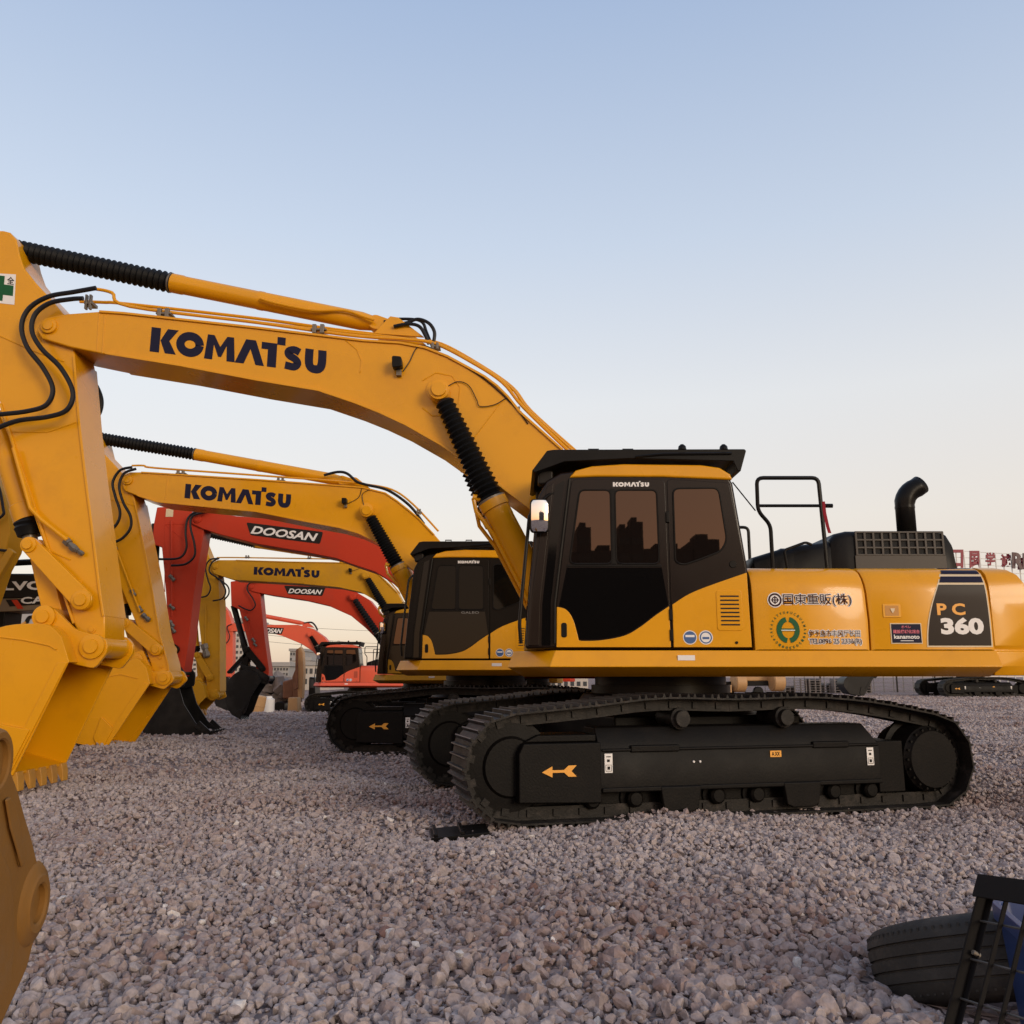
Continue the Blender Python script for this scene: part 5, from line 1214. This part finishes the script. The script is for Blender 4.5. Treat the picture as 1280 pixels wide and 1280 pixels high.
# rust brown tank and heap of scrap
tk = at(321, 882, 36)
to2 = MB().lathe((tk.x - .1, 36, .02 - .42), (tk.x + .02, 36, .85 - .42), [(0, .30), (.03, .36), (.2, .365), (.22, .35), (.5, .36), (.52, .375), (.54, .36), (.95, .36), (1, .30)], 24).build("tank", TAN, None)
tag(to2, "brown drum standing at the yard edge behind the black bucket", "drum")
wt = at(336, 880, 38)
to3 = MB().lathe((wt.x, 38, -.45), (wt.x, 38, .35), [(0, .2), (.05, .24), (.85, .24), (.9, .15), (1, .12)], 18).build("barrel", WHITEP, None)
tag(to3, "small white barrel beside the scrap heap", "barrel")
random.seed(9)
sc_ = MB()
for k in range(90):
    p = at(random.uniform(326, 366), 868, 47 + random.uniform(-2, 2)); h_ = random.uniform(.1, 1.0) * (1.6 - abs(p.x + 12.4) * .3)
    R = Matrix.Rotation(random.uniform(0, 6.3), 3, 'Z') @ Matrix.Rotation(random.uniform(-.8, .8), 3, 'X') @ Matrix.Rotation(random.uniform(-.8, .8), 3, 'Y')
    sx, sy, sz = (random.uniform(.05, .35) for _ in range(3))
    sc_.box(-sx, sx, -sy, sy, -sz, sz, R, (p.x, p.y, -.4 + max(.1, h_)))
tag(sc_.build("scrap_heap", mat("mixed_scrap", (.22, .18, .155), .7, var=.6, vscale=1.5), None, .01), "heap of mixed grey and brown scrap beyond the crest", "scrap heap", kind="stuff")
# power lines
for k, (ya, yb) in enumerate(((777, 783), (789, 800), (798, 806))):
    A, B_ = at(250, ya - 6, 90), at(560, yb + 6, 100)
    pts = [A.lerp(B_, i_ / 16) - Vector((0, 0, .5 * 4 * (i_ / 16) * (1 - i_ / 16))) for i_ in range(17)]
    tag(MB().tube(pts, .025, 4).build("power_line", WIRE, None), ("highest", "middle", "lowest")[k] + " of three thin power lines sagging across the left sky", "power line", "power lines")

# ------------------------------------------------------------------ background, right
# red character sign on a wire frame
YS = 62
sg = empty("letter_sign", (at(1235, 846, YS).x, YS, 0), "row of large dark red characters on a white wire frame at right", "sign")
def ls(x, y, v=0): w_ = at(x, y, YS); return Vector((w_.x - sg.location.x, v, w_.z))
fr = MB()
for k in range(14): x = 1180 + k * 10; fr.box(ls(x, 846).x - .03, ls(x, 846).x + .03, .05, .1, 0, ls(x, 688 + (x - 1190) * .06).z)
for dy in (0, 8, 16, 24, 32, 44, 60): fr.tube([ls(1172, 687 + dy, .06), ls(1312, 695 + dy, .06)], .022, 4)
fr.build("sign_frame", mat("white_sign_wire", (.55, .55, .53), .6), sg)
for ch, x0, x1, y0, y1 in (("口", 1188, 1204, 687, 710), ("国", 1212, 1224, 688.5, 710), ("学", 1232, 1244, 690.5, 707), ("诚", 1251, 1263, 692.5, 709), ("信", 1270, 1286, 694, 712)):
    stamp(geo(ch, .035), ls(x0, y1), ls(x1, y1), ls(x0, y0)).build("sign_character", REDLET, sg, smooth=0, solid=.08)
stamp(geo("RE", .04), ls(1262, 711, -.3), ls(1286, 713, -.3), ls(1262, 691, -.3)).build("sign_character", mat("dark_letter_paint", (.07, .03, .035), .5), sg, smooth=0, solid=.08)
# wire fence with stored machines
fn = empty("fence", (at(1030, 846, 68).x, 68, 0), "grey wire mesh fence across the far yard, under the front machine's skirt", "fence")
fp = MB()
for k in range(28):
    fp.box(-9 + k * .75 - .02, -9 + k * .75 + .02, 0, .04, 0, 1.55)
for z in (.1, .4, .7, 1.0, 1.3, 1.55): fp.box(-9.1, 11.4, -.01, .01, z - .012, z + .012)
fp.build("fence_mesh", WIRE, fn, smooth=0)
pst = MB()
for k in range(8):
    MB().box(-9 + k * 2.9 - .05, -9 + k * 2.9 + .05, -.05, .05, 0, 1.7).build("fence_post", GREYDK, fn, .01)
pk = mat("pallet_grey_wood", (.19, .165, .15), .8, var=.4, vscale=2)
for k in range(7):
    x = at(985 + k * 15, 846, 64).x
    q = MB()
    for j in range(random.randint(3, 6)):
        q.box(-.45, .45, -.4, .4, .02 + j * .17, .06 + j * .17)
        for u in (-.42, 0, .36): q.box(u, u + .08, -.4, .4, .06 + j * .17, .185 + j * .17)
    o_ = q.build("pallet_stack", pk, None, smooth=0); o_.location = (x, 64 + random.uniform(-.5, .5), 0); o_.rotation_euler.z = random.uniform(-.3, .3)
    tag(o_, "stack of weathered grey pallets by the far wire fence", "pallet stack", "pallet stacks by the far fence")
# two tan drums on a low trailer
dr_ = empty("roller", (at(945, 858, 52).x, 52, .0), "tan twin drum roller seen between skirt and track", "roller")
def ld(x, y): w_ = at(x, y, 52); return (w_.x - dr_.location.x, w_.z)
for (x0, x1, y0, y1) in ((917, 930, 846, 865), (964, 978, 846, 864)):
    (ax, az), (bx, bz) = ld(x0, y1), ld(x1, y0 - 6)
    MB().lathe((ax, 0, az + .55), (bx, .12, az + .55), [(0, .2), (.02, .5), (.1, .56), (.9, .56), (.98, .5), (1, .2)], 26).build("drum", TAN, dr_)
MB().prism([ld(905, 858), ld(985, 857), ld(985, 851), ld(905, 852)], .3, .9).build("chassis", BLACK, dr_, .03)
MB().prism([ld(902, 866), ld(914, 866), ld(914, 856), ld(904, 857)], -.2, .6).build("step_box", TAN, dr_, .04)
MB().box(-.9, 1.2, .4, 1.2, .9, 1.9).build("engine_cover", TAN, dr_, .08)
for u in (-1.5, .2): MB().lathe((u, .2, .3), (u, .5, .3), [(0, .1), (.01, .26), (.2, .3), (.8, .3), (1, .24)], 18).build("wheel", RUBBER, dr_)

# ------------------------------------------------------------------ tower blocks behind the camera, mirrored in the cab windows
def tower(px0, px1, py, label):
    f_ = 165.7 / FPX; z = CAMH + math.tan(math.atan((640 - py) / FPX) + PITCH) * 165.7
    x0, x1 = (px0 - 640) * f_, (px1 - 640) * f_
    r = empty("building", ((x0 + x1) / 2, -150, 0), label, "building", "dark town blocks mirrored in the cab windows")
    W_ = x1 - x0
    MB().box(-W_ / 2, W_ / 2, -14, 0, 0, z).box(-W_ * .2, W_ * .25, -10, -4, z, z + 1.6).build("wall", FARDK, r, .05)
    wn = MB()
    n = max(2, int(W_ / 3)); m_ = int(z / 3.1)
    for i in range(m_):
        for j in range(n):
            x = -W_ / 2 + (j + .5) * W_ / n; wn.box(x - .6, x + .6, -.05, .06, 1 + i * 3.1, 2.4 + i * 3.1)
    wn.build("window", WINDK, r, smooth=0)
tower(722, 740, 659, "slim dark tower mirrored at the left of the cab door window")
tower(775, 791, 661, "square dark tower mirrored in the cab door window")
tower(790, 806, 652, "tallest dark tower mirrored at the right of the cab door window")
tower(868, 902, 674, "wide dark block mirrored in the rear cab window")
tower(640, 725, 690, "long low dark block mirrored along the left of the door window")
tower(740, 775, 688, "low dark block mirrored between the door window towers")
tower(806, 870, 686, "long dark block mirrored from door window to rear window")
tower(902, 990, 690, "low dark block mirrored at the rear end of the cab")
